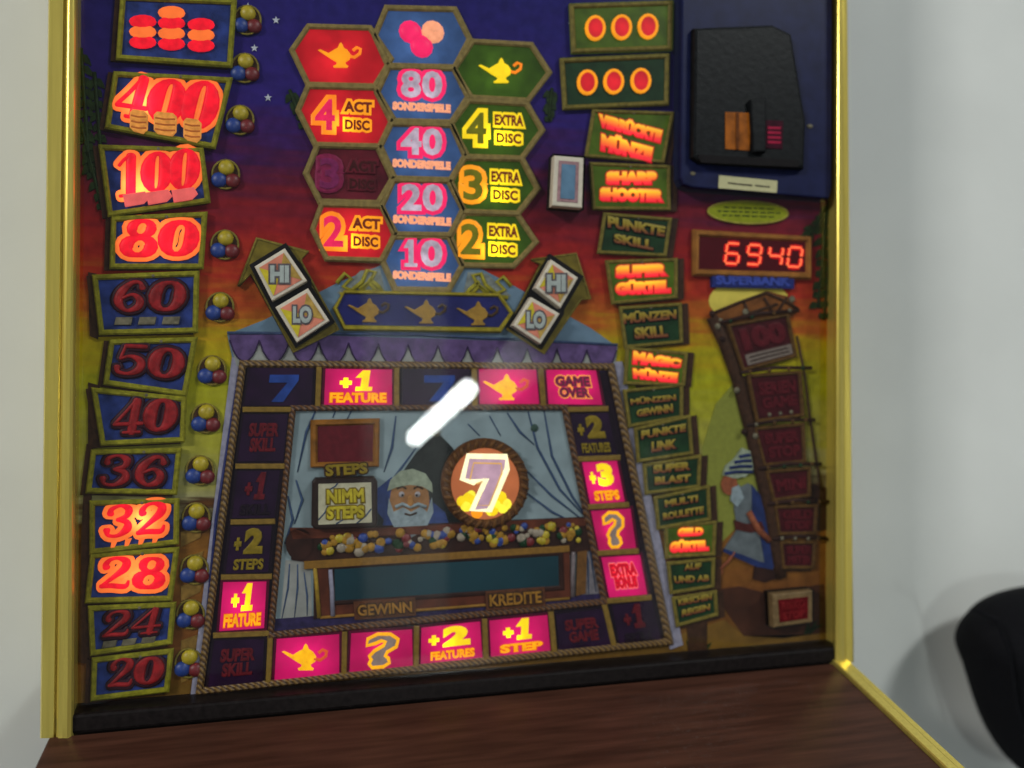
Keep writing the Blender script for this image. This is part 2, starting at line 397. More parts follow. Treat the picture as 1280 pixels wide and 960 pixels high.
frond((362, 112), (380, 158), 5, 16); frond((690, 110), (686, 150), 5, 16)
m_star = mat('star_white', (190, 194, 205), 0.5)
for u, v in ((335, 122), (318, 60), (345, 25), (715, 30), (860, 20), (310, 8)):
    prism('star', [p for i in range(5) for p in (( u+5*math.sin(i*1.2566), v-5*math.cos(i*1.2566)), (u+2*math.sin(i*1.2566+.628), v-2*math.cos(i*1.2566+.628)))], 0, 0.0006, m_star, art)
# dark timber standing behind the number plaques
for pts in ([(110, 478), (124, 482), (122, 560), (110, 562)], [(108, 555), (116, 556), (112, 690), (100, 692)], [(101, 690), (112, 692), (110, 830), (98, 828)], [(110, 340), (120, 342), (122, 424), (112, 420)]):
    prism('timber_post', pts, 0.0, 0.0016, m_brown, art)
# ---- the ladder of number plaques: fat slab-serif figures drawn as strokes of changing weight (x, y, half width)
def loop(cx, cy, rx, ry, w0, w1, n=18):
    return [(cx+rx*math.cos(2*math.pi*i/n), cy+ry*math.sin(2*math.pi*i/n), w0+w1*abs(math.cos(2*math.pi*i/n))**1.5) for i in range(n+1)]
FIG = {'0': [loop(.5, .5, .34, .41, .07, .13)], '8': [loop(.5, .74, .25, .19, .06, .08), loop(.5, .28, .32, .22, .07, .11)],
 '1': [[(.55, .92, .14), (.55, .08, .14)], [(.12, .74, .06), (.3, .86, .06), (.55, .94, .07)], [(.15, .05, .06), (.95, .05, .06)]],
 '2': [[(.2, .66, .12), (.17, .76, .10), (.28, .90, .07), (.50, .94, .07), (.74, .84, .13), (.74, .64, .13), (.52, .42, .09), (.18, .12, .06)], [(.15, .09, .08), (.45, .11, .09), (.85, .09, .09), (.92, .26, .05)]],
 '3': [[(.2, .72, .11), (.22, .86, .08), (.48, .94, .06), (.74, .82, .12), (.70, .62, .09), (.44, .54, .06)], [(.44, .53, .06), (.74, .45, .10), (.80, .25, .13), (.55, .07, .07), (.26, .10, .07), (.18, .26, .11)]],
 '4': [[(.62, .95, .06), (.35, .62, .06), (.08, .32, .06)], [(.06, .29, .07), (.96, .29, .07)], [(.66, .93, .13), (.66, .06, .13)], [(.40, .05, .06), (.92, .05, .06)]],
 '5': [[(.26, .89, .08), (.84, .92, .08)], [(.26, .90, .06), (.20, .52, .06)], [(.20, .50, .06), (.48, .60, .07), (.78, .47, .13), (.78, .22, .13), (.52, .07, .07), (.24, .10, .08), (.17, .24, .11)]],
 '6': [[(.78, .76, .11), (.68, .92, .07), (.46, .90, .09), (.22, .62, .14), (.20, .32, .14), (.45, .08, .07), (.74, .18, .12), (.76, .40, .12), (.54, .56, .07), (.30, .46, .06)]]}
def smooth_path(pts, k=4):
    if len(pts) < 3: return [tuple(a+(b_-a)*t/4 for a, b_ in zip(pts[0], pts[1])) for t in range(5)]
    out = []
    for i in range(len(pts)-1):
        p0, p1, p2, p3 = pts[max(i-1, 0)], pts[i], pts[i+1], pts[min(i+2, len(pts)-1)]
        for j in range(k):
            t = j/k
            out.append(tuple(0.5*((2*b_)+(-a+c)*t+(2*a-5*b_+4*c-d)*t*t+(-a+3*b_-3*c+d)*t**3) for a, b_, c, d in zip(p0, p1, p2, p3)))
    return out+[pts[-1]]
def figures(name, txt, q, h, m, parent, grow=0.0, slant=0.14, rise=0.0008):
    bm = bmesh.new(); n = len(txt); gh = math.hypot(q[0][0]-q[3][0], q[0][1]-q[3][1]); seg = 8; cnt = 0; gh = min(gh, 1.28*math.hypot(q[1][0]-q[0][0], q[1][1]-q[0][1])/n)
    for i, ch in enumerate(txt):
        for path in FIG[ch]:
            closed = path[0][:2] == path[-1][:2] or ch in '08'
            sp = path if closed else smooth_path(path)
            pts = []
            for x, y, w in sp:
                u, v = quad_pt(q, (i+0.02+x*1.0)/n+slant*(y-.5)*0.5, y); pts.append((u, v, w*gh*0.92+grow))
            if not closed:                            # round off the stroke ends
                for e, nb in ((0, 1), (-1, -2)):
                    (u, v, r), (u2, v2, _) = pts[e], pts[nb]; l = math.hypot(u-u2, v-v2) or 1; dx, dy = (u-u2)/l, (v-v2)/l
                    ex = [(u+dx*r*.5, v+dy*r*.5, r*.82), (u+dx*r*.75, v+dy*r*.75, r*.5)]
                    pts = (ex[::-1]+pts) if e == 0 else pts+ex
            W = [P(u, v, h+0.00003*cnt) for u, v, r in pts]; cnt += 1; N = len(W); RR = []
            if closed: W = W[:-1]; N -= 1
            for a in range(N):
                t = (W[(a+1) % N]-W[a-1]) if closed else (W[min(a+1, N-1)]-W[max(a-1, 0)])
                t.normalize(); sd = t.cross(Vector((0, 1, 0))).normalized(); rr = pts[a][2]*0.00058
                RR.append([bm.verts.new(W[a]+sd*rr*math.cos(2*math.pi*k/seg)+Vector((0, -rise*math.sin(2*math.pi*k/seg), 0))) for k in range(seg)])
            for a in range(N if closed else N-1):
                A, B = RR[a], RR[(a+1) % N]
                for k in range(seg): bm.faces.new((A[k], A[(k+1) % seg], B[(k+1) % seg], B[k]))
    return from_bm(name, bm, m, parent, True)
def brd(q, h, w=7, face=m_blue, edge=m_olive, nm='prize_plaque', hh=0.0018):
    b = prism(nm, scale_poly(q, -1), 0.0, h, face, root)
    ring('border', q, scale_poly(q, -w), h-0.0004, h+hh, edge, b)
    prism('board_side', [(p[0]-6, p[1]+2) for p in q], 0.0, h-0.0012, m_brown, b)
    return b
def rect(u0, v0, u1, v1, tilt=0.0):
    return [(u0, v0), (u1, v0+tilt), (u1, v1+tilt), (u0, v1)]
PL = [
 ('400', [(141, 88), (291, 96), (269, 186), (130, 160)], [(146, 92), (276, 96), (268, 172), (140, 146)], 1, 'coins'),
 ('100', [(122, 180), (254, 184), (263, 253), (134, 271)], [(138, 192), (247, 179), (250, 240), (146, 250)], 1, 'base'),
 ('80', [(138, 270), (259, 264), (254, 336), (136, 336)], [(149, 271), (249, 272), (248, 324), (147, 323)], 1, None),
 ('60', [(114, 343), (249, 338), (247, 416), (123, 419)], [(138, 349), (234, 348), (233, 392), (137, 393)], 0, 'row'),
 ('50', [(136, 424), (247, 421), (233, 496), (128, 481)], [(142, 425), (232, 434), (230, 478), (136, 469)], 0, None),
 ('40', [(113, 484), (233, 496), (231, 553), (125, 558)], [(142, 498), (222, 494), (220, 542), (138, 545)], 0, None),
 ('36', [(113, 562), (227, 560), (221, 619), (106, 617)], [(122, 565), (215, 568), (211, 611), (118, 610)], 0, None),
 ('32', [(111, 626), (224, 623), (223, 681), (111, 694)], [(127, 630), (212, 624), (210, 668), (124, 676)], 1, 'legs'),
 ('28', [(112, 692), (224, 684), (215, 752), (105, 755)], [(122, 694), (211, 694), (209, 738), (119, 738)], 1, None),
 ('24', [(109, 758), (220, 753), (215, 806), (112, 821)], [(126, 763), (207, 757), (202, 792), (123, 800)], 0, 'row'),
 ('20', [(114, 823), (217, 811), (211, 866), (112, 878)], [(133, 822), (206, 817), (203, 857), (131, 862)], 0, None)]
for i, (s, q, tq, on, deco) in enumerate(PL):
    h = 0.0030+0.0004*(i % 2)
    b = brd(q, h)
    if on: b['label'] = 'plaque with glowing orange-red number %s' % s
    else: b['label'] = 'unlit plaque with dark red number %s' % s
    fm, om = (m_redl, m_orange) if on else (m_red, m_redout)
    HOT = {'400': (178, 128, 5.0, 15), '100': (174, 236, 5.0, 18), '80': (203, 300, 1.0, 26), '32': (177, 650, 5.0, 12), '28': (168, 716, 1.6, 16)}
    o1 = figures('number_outline', s, sub(tq, .02, .03, .98, .97), h+0.0008, om, b, grow=4.2 if on else 3.0)
    o2 = figures('number', s, sub(tq, .02, .03, .98, .97), h+0.0016, fm, b, grow=-0.6)
    if on: hot(o1, *HOT[s]); hot(o2, *HOT[s][:2], HOT[s][2]*0.5, HOT[s][3])
    if deco == 'coins':
        for u, v in ((160, 136), (190, 139), (227, 147)):
            cw = 31 if u == 190 else 25
            k = prism('coin_stack', [(u+6, v), (u+cw-5, v+2), (u+cw, v+7), (u+cw-1, v+25), (u+cw-6, v+31), (u+7, v+28), (u+2, v+23), (u+2, v+4)], h+0.001, h+0.0030, m_coinl, b, 0.0005)
            for g in range(3): stroke('coin_groove', [(u+4, v+8+g*7), (u+cw/2, v+10+g*7), (u+cw-2, v+10+g*7)], 1.0, h+0.0031, lit('groove_amber', (168, 92, 40), 0.7), k)
    if deco == 'base':
        for u in (153, 182, 214):
            prism('coin', [(u, 243-(u-153)*.09), (u+28, 239-(u-153)*.09), (u+33, 247-(u-153)*.09), (u+26, 254-(u-153)*.09), (u+3, 258-(u-153)*.09)], h+0.001, h+0.0032, m_pinkl, b, 0.0005)
    if deco == 'row':
        for kk in range(3):
            t0 = 0.08+kk*0.31
            p0, p1 = quad_pt(tq, t0, -0.08), quad_pt(tq, t0+0.22, -0.08); p2, p3 = quad_pt(tq, t0+0.2, -0.30), quad_pt(tq, t0-0.02, -0.30)
            prism('coin', [p0, p1, p2, p3], h, h+0.0014, m_coin, b, 0.0003)
    if deco == 'legs':
        for kk in range(4):
            p0, p1 = quad_pt(tq, 0.18+kk*0.2, -0.02), quad_pt(tq, 0.27+kk*0.2, -0.02); p2, p3 = quad_pt(tq, 0.22+kk*0.2, -0.26), quad_pt(tq, 0.17+kk*0.2, -0.26)
            prism('coin_edge', [p0, p1, p2, p3], h, h+0.0014, m_orange, b)
    # nail of each board
    u, v = q[0]; uu, vv = q[1]
    dome('nail', (u+uu)/2+10, (v+vv)/2+4, 2.2, h+0.0014, m_coin, b, 0.5, 8)
# plaque above the highest number: only its coin stacks (no writing)
q = [(150, -8), (296, -2), (290, 84), (144, 74)]
b = brd(q, 0.0034); b['label'] = 'plaque with glowing coin stacks'
for u, v, n in ((170, 52, 3), (206, 54, 4), (243, 56, 3)):
    for k in range(n):
        prism('coin', ell(u+8, v-k*13, 17, 8, 14), 0.0034, 0.0050+0.0002*k, m_orange if k % 2 else m_redl, b, 0.0004)
# ---- jewel trios
for (u, v) in ((300, 150), (282, 218), (281, 306), (275, 384), (265, 463), (257, 523), (250, 588), (245, 647), (243, 712), (238, 768), (236, 829), (306, 85), (309, 25)):
    b = prism('jewel_mount', ell(u, v, 17, 18, 18), 0, 0.0012, m_brown, root)
    stroke('mount_rim', ell(u, v, 17, 18, 20), 1.2, 0.0014, m_gold, b, closed=True)
    dome('jewel', u+1, v-8, 9, 0.0012, m_jy, b, 0.7); dome('jewel', u-8, v+7, 9, 0.0011, m_jb, b, 0.65); dome('jewel', u+9, v+8, 8.5, 0.0011, m_jr, b, 0.65)
# ---- honeycomb
m_hexedge = mat('hex_gold', (132, 114, 66), 0.45, var=0.25, bump=0.15)
m_ho = lit('hex_red', (220, 30, 42), 0.36, 0.3, 60)
m_hg = lit('hex_green', (58, 88, 18), 0.36, 0.4, 90)
m_hb = lit('hex_blue', (62, 92, 142), 0.42, 0.25, 90)
m_hd = mat('hex_dark', (92, 20, 34), 0.45, var=0.5, scale=60)
m_yel = lit('lit_yellow', (255, 208, 24), 1.0, 0.12)
m_ylo = lit('lit_amber', (255, 150, 24), 1.0, 0.12)
m_lor = lit('lit_deep_orange', (255, 128, 26), 1.0, 0.12)
m_pk = lit('lit_hot_pink', (236, 36, 96), 1.0, 0.1)
m_pale = lit('lit_pale', (176, 160, 176), 0.8, 0.35, 200)
m_peach = lit('lit_peach', (250, 160, 120), 0.95, 0.15, 300)
m_mag = lit('lit_magenta', (224, 34, 84), 0.9, 0.2)
m_dgreen = lit('lit_dark_green', (110, 110, 20), 0.7, 0.3)
m_word = mat('word_red', (130, 40, 24), 0.5)
HX = {
 'l0': [(386, 33), (462, 35), (488, 73), (468, 106), (386, 104), (366, 62)],
 'l1': [(386, 108), (468, 110), (490, 147), (474, 181), (395, 179), (374, 137)],
 'l2': [(398, 182), (475, 184), (491, 220), (472, 252), (401, 250), (384, 216)],
 'l3': [(403, 256), (476, 258), (494, 291), (476, 324), (409, 322), (392, 286)],
 'c0': [(484, 10), (568, 12), (586, 48), (568, 82), (486, 80), (470, 44)],
 'c1': [(487, 84), (567, 86), (584, 120), (564, 151), (490, 149), (473, 115)],
 'c2': [(490, 155), (564, 157), (582, 191), (563, 223), (491, 221), (475, 187)],
 'c3': [(493, 226), (563, 227), (578, 261), (562, 292), (494, 291), (479, 257)],
 'c4': [(493, 297), (562, 297), (577, 331), (560, 361), (495, 360), (480, 326)],
 'r0': [(592, 52), (664, 56), (686, 90), (660, 124), (590, 120), (569, 86)],
 'r1': [(587, 126), (658, 130), (677, 162), (652, 196), (583, 194), (566, 154)],
 'r2': [(582, 198), (652, 199), (671, 235), (647, 265), (582, 263), (564, 228)],
 'r3': [(582, 267), (646, 268), (669, 302), (642, 331), (578, 330), (563, 298)]}
hmat = {'l': m_ho, 'c': m_hb, 'r': m_hg}
NUM = {'l1': ('4', 1), 'l2': ('3', 0), 'l3': ('2', 1), 'c1': ('80', 1), 'c2': ('40', 1), 'c3': ('20', 1), 'c4': ('10', 1), 'r1': ('4', 1), 'r2': ('3', 1), 'r3': ('2', 1)}
def magic_lamp(cu, cv, s, h, m, mh, parent, nm='lamp_emblem'):
    """small oil-lamp emblem about 60*s px wide"""
    def T(pts): return [(cu+x*s, cv+y*s) for x, y in pts]
    body = prism(nm, T([(-30, -7), (-27, -8), (-16, -3), (-8, -8), (-4, -10), (-2, -15), (0, -17), (2, -15), (4, -10), (9, -7), (13, -1), (12, 5), (6, 9), (7, 12), (10, 14), (9, 16), (-9, 16), (-10, 14), (-6, 12), (-5, 9), (-12, 5), (-18, 1)]), h, h+0.0012, m, parent, 0.0004)
    stroke('handle', T([(10, 1), (18, 3), (25, -2), (26, -8), (21, -10), (16, -6)]), 2.0*s, h+0.0006, mh, body)
    return body
for i, (k, q) in enumerate(HX.items()):
    h = 0.0020
    on = NUM.get(k, ('', 1))[1]
    b = prism('hexagon_tile', q, 0, h, hmat[k[0]] if on else m_hd, root)
    hcu = sum(p[0] for p in q)/6; hcv = sum(p[1] for p in q)/6
    hot(b, hcu-4, hcv+4, 1.7, 28)
    ring('border', scale_poly(q, 4.5+0.4*(i % 3)), scale_poly(q, -2.5), h-0.0006, h+0.0014+0.00025*(i % 4), m_hexedge, b)
    cu = sum(p[0] for p in q)/6; cv = sum(p[1] for p in q)/6
    if k in NUM:
        s = NUM[k][0]
        b['label'] = '%s hexagon tile with number %s' % ({'l': 'glowing red' if on else 'unlit dark red', 'c': 'blue', 'r': 'green'}[k[0]], s)
        if k[0] == 'c':
            nq = [(cu-28, cv-31), (cu+27, cv-30), (cu+27, cv+7), (cu-28, cv+6)]
            zq, zs = nq, s
            if s == '10':
                zq, zs = sub(nq, .44, 0, 1, 1), '0'
                digit_one('number_outline', sub(nq, .06, .02, .42, .98), h+0.0002, m_pk, b, 3.4, 0.0, 0.0011); hot(digit_one('number', sub(nq, .06, .02, .42, .98), h+0.0011, m_pale, b, -0.8, 0.0, 0.0008), cu, cv+4, 0.7, 14)
            lettering('number_outline', zs, zq, h+0.0002, m_pk, b, bold=0.15, ref=0.07, thick=0.0012, spacing=1.08)
            hot(lettering('number', zs, zq, h+0.0011, m_pale, b, bold=0.04, ref=0.07, thick=0.0008, spacing=1.08), cu, cv+4, 0.7, 14)
            wq = [(cu-37, cv+9), (cu+36, cv+13), (cu+36, cv+24), (cu-37, cv+20)]
            lettering('caption', 'SONDERSPIELE', wq, h+0.0002, m_peach, b, bold=0.09, ref=0.09, thick=0.0010)
        else:
            o1, f1, o2 = ((m_lor, m_mag, m_ylo) if k[0] == 'l' else ((m_yel if k == 'r1' else m_ylo), m_dgreen, m_yel)) if on else (mat('hex_dark_number', (128, 30, 70)), mat('hex_dark_fill', (120, 34, 84)), m_hd)
            nq = [(cu-39, cv-22), (cu-11, cv-21), (cu-11, cv+21), (cu-39, cv+20)]
            hot(lettering('number_outline', s, nq, h+0.0002, o1, b, bold=0.16, ref=0.08, thick=0.0014), cu-4, cv+13, 2.0, 14)
            lettering('number', s, nq, h+0.0014, f1, b, bold=0.03, ref=0.06, thick=0.0006)
            for s2, wq in (('ACT' if k[0] == 'l' else 'EXTRA', [(cu-3, cv-19), (cu+35, cv-17), (cu+35, cv-1), (cu-3, cv-3)]), ('DISC', [(cu-1, cv+4), (cu+32, cv+6), (cu+32, cv+21), (cu-1, cv+19)])):
                hot(lettering('caption_outline', s2, wq, h+0.0002, o2, b, bold=0.24, ref=0.12, thick=0.0012, spacing=1.05), cu-4+(9 if k[0] == 'r' else 0), cv+12, 2.6, 13)
                lettering('caption', s2, wq, h+0.0012, m_word if on else mat('hex_dark_word', (66, 18, 20)), b, bold=0.05, ref=0.12, thick=0.0005, spacing=1.05)
            if k in ('l1', 'l3', 'r2', 'r3'):
                pass
    else:
        if k[0] == 'c':
            for dx, dy, mm in ((-14, -6, m_pk), (14, -6, m_peach), (0, 12, m_pk)): dome('jewel', cu+dx, cv+dy, 14, h, mm, b, 0.4)
        else: magic_lamp(cu, cv, 0.95, h+0.0001, m_yel if k[0] == 'r' else m_ylo, m_lor, b)
# arabesques under the comb
m_arab = mat('arabesque', (146, 138, 40), 0.5, var=0.3)
m_lead = mat('roof_grey', (120, 126, 122), 0.55, var=0.3)
for sgn, cx, cy in ((1, 455, 352), (-1, 605, 356)):
    T = lambda pts: [(cx+sgn*x, cy+y) for x, y in pts]
    g = prism('lattice_ground', T([(-34, 14), (-4, -14), (20, -16), (26, 12), (-20, 20)]), 0, 0.0012, m_lead, root)
    for pts in ([(-34, 2), (-24, -10), (-16, -4), (-26, 6), (-14, 12)], [(-16, 12), (-2, 0), (4, -14), (14, -12), (8, 0), (-6, 10)], [(-4, 12), (6, 2), (16, 12)], [(-30, 16), (0, 13), (24, 12)], [(6, -4), (18, 6), (22, 12)]):
        stroke('lattice_bar', T(pts), 2.6, 0.0018, m_arab, g)
# ---- plate with the three oil lamps
m_navy = mat('navy', (28, 30, 92), 0.4, var=0.25, scale=60)
m_edge = mat('edge_gold', (146, 132, 30), 0.4, var=0.25, bump=0.15)
lo = [(430, 362), (626, 366), (643, 391), (627, 416), (430, 413), (416, 385)]
li = [(431, 367), (623, 371), (637, 391), (624, 409), (432, 406), (422, 385)]
lp = prism('lamp_plate', li, 0, 0.0034, m_navy, root); ring('border', lo, li, 0.0006, 0.0052, m_edge, lp)
m_lampg = mat('lamp_gold', (152, 116, 44), 0.35, var=0.3, scale=200)
m_lamph = mat('lamp_dark', (74, 54, 34), 0.4)
for u, v in ((462, 388), (533, 390), (598, 392)): magic_lamp(u, v, 0.92, 0.0035, m_lampg, m_lamph, lp)
# ---- tent: roof, scalloped valance, side ropes
m_roof = mat('roof_blue', (98, 122, 142), 0.55, var=0.15, scale=50)
m_val = mat('valance_purple', (86, 66, 110), 0.55, var=0.35, scale=160)
m_white = mat('canvas_white', (140, 142, 138), 0.6, var=0.2, scale=80)
m_lilac = mat('lilac_edge', (136, 134, 152), 0.55, var=0.2)
tent = prism('tent_roof', [(284, 418), (330, 400), (425, 352), (480, 330), (590, 330), (640, 356), (738, 410), (772, 434), (770, 450), (290, 446)], 0, 0.0009, m_roof, root)
prism('valance_band', [(287, 428), (772, 432), (768, 460), (296, 458)], 0.0, 0.0013, m_white, tent)
nS = 13
for i in range(nS):
    u0 = 287+(484)*i/nS; u1 = 287+484*(i+1)/nS; v0 = 416+i*1.1
    pts = [(u0, v0)]+[(u0+(u1-u0)*t/8, v0+9+27*math.sin(math.pi*t/8)**0.75) for t in range(9)]+[(u1, v0+1)]
    sc_ = prism('scallop', pts, 0.0, 0.0017+0.0002*(i % 2), m_val, tent)
    stroke('scallop_hem', pts[1:10], 0.9, 0.0019+0.0002*(i % 2), mat('hem_dark', (44, 30, 62)), sc_)
stroke('roof_seam', [(284, 416), (520, 418), (772, 431)], 1.6, 0.0021, mat('seam_blue', (58, 74, 108)), tent)
prism('tent_edge', [(290, 446), (303, 450), (258, 868), (238, 870)], 0, 0.0012, m_lilac, tent)
prism('tent_edge', [(766, 452), (778, 452), (854, 806), (838, 812)], 0, 0.0012, m_lilac, tent)
stroke('edge_cord', [(300, 458), (270, 650), (250, 866)], 1.6, 0.0016, mat('cord_blue', (40, 46, 96)), tent)
# ---- the playing board around the tent
OUT = [(301, 452), (767, 456), (841, 805), (246, 868)]; INN = [(366, 510), (707, 509), (757, 753), (338, 795)]
m_rope = rope('rope_gold', (62, 40, 20), (128, 98, 48))
m_rope2 = rope('rope_brown', (50, 26, 14), (104, 66, 26))
m_board = mat('board_ground', (25, 11, 25), 0.5, var=0.3)
def bridge(name, outer, inner, h0, h1, m, parent): return ring(name, outer, inner, h0, h1, m, parent)
bd = ring('game_board', OUT, INN, 0.0, 0.0022, m_board, root)
ring('rope_border', scale_poly(OUT, 2), scale_poly(OUT, -7), 0.0010, 0.0044, m_rope, bd)
ring('rope_border', scale_poly(INN, 4), scale_poly(INN, -4), 0.0010, 0.0042, m_rope2, bd)
m_bar = mat('divider_gold', (124, 98, 40), 0.45, var=0.25, bump=0.1)
def bar(a, b_, w=3.4):
    dx, dy = b_[0]-a[0], b_[1]-a[1]; l = math.hypot(dx, dy); nx, ny = -dy/l*w, dx/l*w
    prism('divider', [(a[0]+nx, a[1]+ny), (b_[0]+nx, b_[1]+ny), (b_[0]-nx, b_[1]-ny), (a[0]-nx, a[1]-ny)], 0.0012, 0.0038, m_bar, bd, 0.0006)
for a, b_ in (((399, 458), (397, 509)), ((496, 458), (496, 509)), ((593, 458), (594, 509)), ((676, 458), (680, 509)), ((303, 512), (366, 512)), ((294, 583), (356, 583)), ((288, 653), (344, 652)), ((276, 722), (340, 721)), ((266, 795), (338, 792)),
              ((338, 792), (335, 858)), ((431, 790), (430, 846)), ((521, 783), (520, 840)), ((606, 774), (608, 828)), ((689, 765), (694, 820)), ((756, 756), (769, 812)), ((708, 512), (761, 511)), ((722, 574), (776, 572)), ((735, 634), (787, 631)), ((746, 692), (799, 689)), ((757, 752), (815, 747))):
    bar(a, b_)
m_pt = lit('tile_pink', (226, 22, 108), 0.36, 0.2, 60)
m_pd = mat('tile_dark', (33, 11, 40), 0.35, var=0.4, scale=60)
m_pmargin = lit('tile_margin', (70, 5, 34), 0.6, 0.3, 80)
m_txl = ink('ink_yellow_red_lit', [(0.0, (255, 150, 10)), (0.5, (255, 226, 20)), (1.0, (255, 214, 20))], 1.0)
m_fl = lit('lit_orange_word', (255, 160, 16), 1.0, 0.2, 300)
m_dred = mat('tile_red_word', (92, 18, 28), 0.45, var=0.4)
m_dyel = mat('tile_dim_yellow', (128, 108, 26), 0.45, var=0.3)
m_dblue = mat('tile_blue', (34, 62, 134), 0.4, var=0.4, scale=80)
m_grey = lit('question_grey', (128, 112, 104), 0.8, 0.2)
TL = [
 (0, [(313, 460), (392, 460), (389, 507), (305, 507)], 'seven'), (1, [(407, 461), (490, 462), (490, 506), (405, 506)], '+1|FEATURE'), (0, [(503, 461), (587, 461), (588, 506), (503, 506)], 'seven'),
 (1, [(599, 461), (670, 462), (674, 505), (600, 505)], 'lamp'), (1, [(683, 462), (745, 463), (753, 506), (686, 505)], 'GAME|OVER'),
 (0, [(713, 518), (760, 516), (771, 568), (721, 570)], '+2|FEATURES'), (1, [(728, 578), (771, 576), (781, 627), (738, 630)], '+3|STEPS'), (1, [(739, 639), (788, 636), (795, 685), (749, 688)], '?'),
 (1, [(752, 697), (800, 694), (809, 743), (762, 747)], 'EXTRA|BONUS'), (0, [(765, 757), (815, 751), (827, 802), (775, 808)], '+1|SKILL'), (0, [(695, 768), (755, 761), (764, 808), (699, 815)], 'SUPER|GAME'),
 (1, [(612, 776), (684, 769), (688, 813), (614, 821)], '+1|STEP'), (1, [(527, 785), (600, 777), (603, 822), (526, 830)], '+2|FEATURES'), (1, [(439, 792), (515, 787), (516, 833), (437, 840)], '?'),
 (1, [(346, 799), (424, 793), (424, 843), (343, 850)], 'lamp'), (0, [(268, 801), (330, 799), (328, 853), (260, 860)], 'SUPER|SKILL'), (1, [(279, 728), (333, 727), (330, 785), (274, 789)], '+1|FEATURE'),
 (0, [(289, 658), (340, 657), (335, 715), (282, 717)], '+2|STEPS'), (0, [(297, 589), (350, 588), (343, 647), (290, 648)], '+1|SKILL'), (0, [(305, 518), (360, 518), (354, 576), (297, 577)], 'SUPER|SKILL')]
SEVEN = [(-.55, .62), (-.5, 1.0), (.62, 1.0), (.56, .62), (.02, -1.0), (-.42, -1.0), (.05, .5), (-.3, .5)]
QM = [(-.75, .35), (-.7, .75), (-.2, 1.0), (.45, .95), (.85, .6), (.75, .15), (.3, -.12), (.2, -.35), (.35, -.5), (.4, -.8), (.1, -1.0), (-.45, -1.0), (-.6, -.75), (-.5, -.5), (-.6, -.3), (-.35, .0), (.1, .28), (.2, .5), (.0, .58), (-.3, .45)]
for on, q, s in TL:
    b = prism('game_tile', scale_poly(q, 3.5), 0.0014, 0.0025, m_pmargin if on else m_board, root)
    b['label'] = '%s game tile %s' % ('glowing pink' if on else 'unlit purple', {'seven': 'with blue seven', 'lamp': 'with gold oil lamp', '?': 'with question mark'}.get(s, 'reading '+s.replace('|', ' ')))
    f = prism('tile_face', q, 0.0025, 0.0031, m_pt if on else m_pd, b)
    hot(f, sum(p[0] for p in q)/4, sum(p[1] for p in q)/4, 1.9, 25)
    H = 0.0032
    cu = sum(p[0] for p in q)/4; cv = sum(p[1] for p in q)/4
    def shape(pts, x0, y0, x1, y1): return [quad_pt(q, x0+(x1-x0)*(x+1)/2, y0+(y1-y0)*(y+1)/2) for x, y in pts]
    if s == 'lamp': magic_lamp(cu-2, cv+1, 1.0, H, lit('lamp_lit', (255, 176, 20), 1.0, 0.2, 300), lit('lamp_handle_lit', (214, 84, 40), 0.8), b)
    elif s == 'seven': prism('seven', shape([(-.9, .95), (1, .95), (1, .55), (.15, -.95), (-.6, -.95), (.3, .4), (-.9, .4)], .3, .08, .78, .84), H, H+0.0008, m_dblue, b)
    elif s == '?':
        prism('question_mark', shape(QM, .20, .08, .80, .92), H, H+0.0008, m_grey, b)
        stroke('question_outline', shape(QM, .18, .06, .82, .94), 2.2, H+0.0008, lit('question_line', (255, 168, 20), 1.0), b, closed=True); hot(b.children[-1], *quad_pt(q, .46, .55), 2.0, 12)
        pass
    else:
        a, c = s.split('|')
        if a[0] == '+':
            q1, q2 = sub(q, .46 if a == '+1' else .36, .40, .72 if a == '+1' else .82, .96), sub(q, .16, .06, .88, .30)
            if c == 'FEATURE': q2 = sub(q, .08, .06, .92, .34)
            qp = sub(q, .12, .48, .30, .76) if a != '+1' else sub(q, .22, .48, .40, .76)
            m1, m2 = (m_yel, m_fl) if on else ((m_dyel, m_dyel) if '2' in a else (m_dred, m_board))
            hot(digit_one('number', q1, H, m1, b, 0.5, 0.15, 0.0010) if a == '+1' else lettering('number', a[1:], q1, H, m1, b, bold=0.08, ref=0.08, thick=0.0010), *quad_pt(q, .36, .45), 2.2 if on else 0, 10)
            hot(lettering('plus_sign', '+', qp, H, m1, b, bold=0.09, ref=0.09, thick=0.0010), *quad_pt(q, .36, .45), 2.2 if on else 0, 10)
            lettering('word', c, q2, H+0.0002, m2, b, bold=0.05, ref=0.05, thick=0.0008)
            if on: lettering('word_shadow', c, q2, H, lit('word_edge', (220, 70, 16), 0.9), b, bold=0.10, ref=0.05, thick=0.0005)
            pass
        else:
            ga = a == 'GAME'
            for s2, qq in ((a, sub(q, .16, .52, .84, .82)), (c, sub(q, .22, .20, .80, .50))):
                if on:
                    lettering('word_outline', s2, qq, H, lit('gameover_line', (255, 170, 50), 1.0) if ga else lit('bonus_line', (255, 120, 120), 0.9), b, bold=0.16, ref=0.06, thick=0.0008)
                    lettering('word_back', s2, qq, H+0.0008, m_pt if ga else lit('bonus_red', (232, 20, 44), 1.0), b, bold=0.10, ref=0.06, thick=0.0002)
                    lettering('word', s2, qq, H+0.0010, mat('gameover_word', (112, 50, 70)) if ga else lit('bonus_word', (190, 10, 40), 0.8), b, bold=0.035, ref=0.06, thick=0.0004)
                else: lettering('word', s2, qq, H, m_dred, b, bold=0.06, ref=0.06, thick=0.0006)
            pass
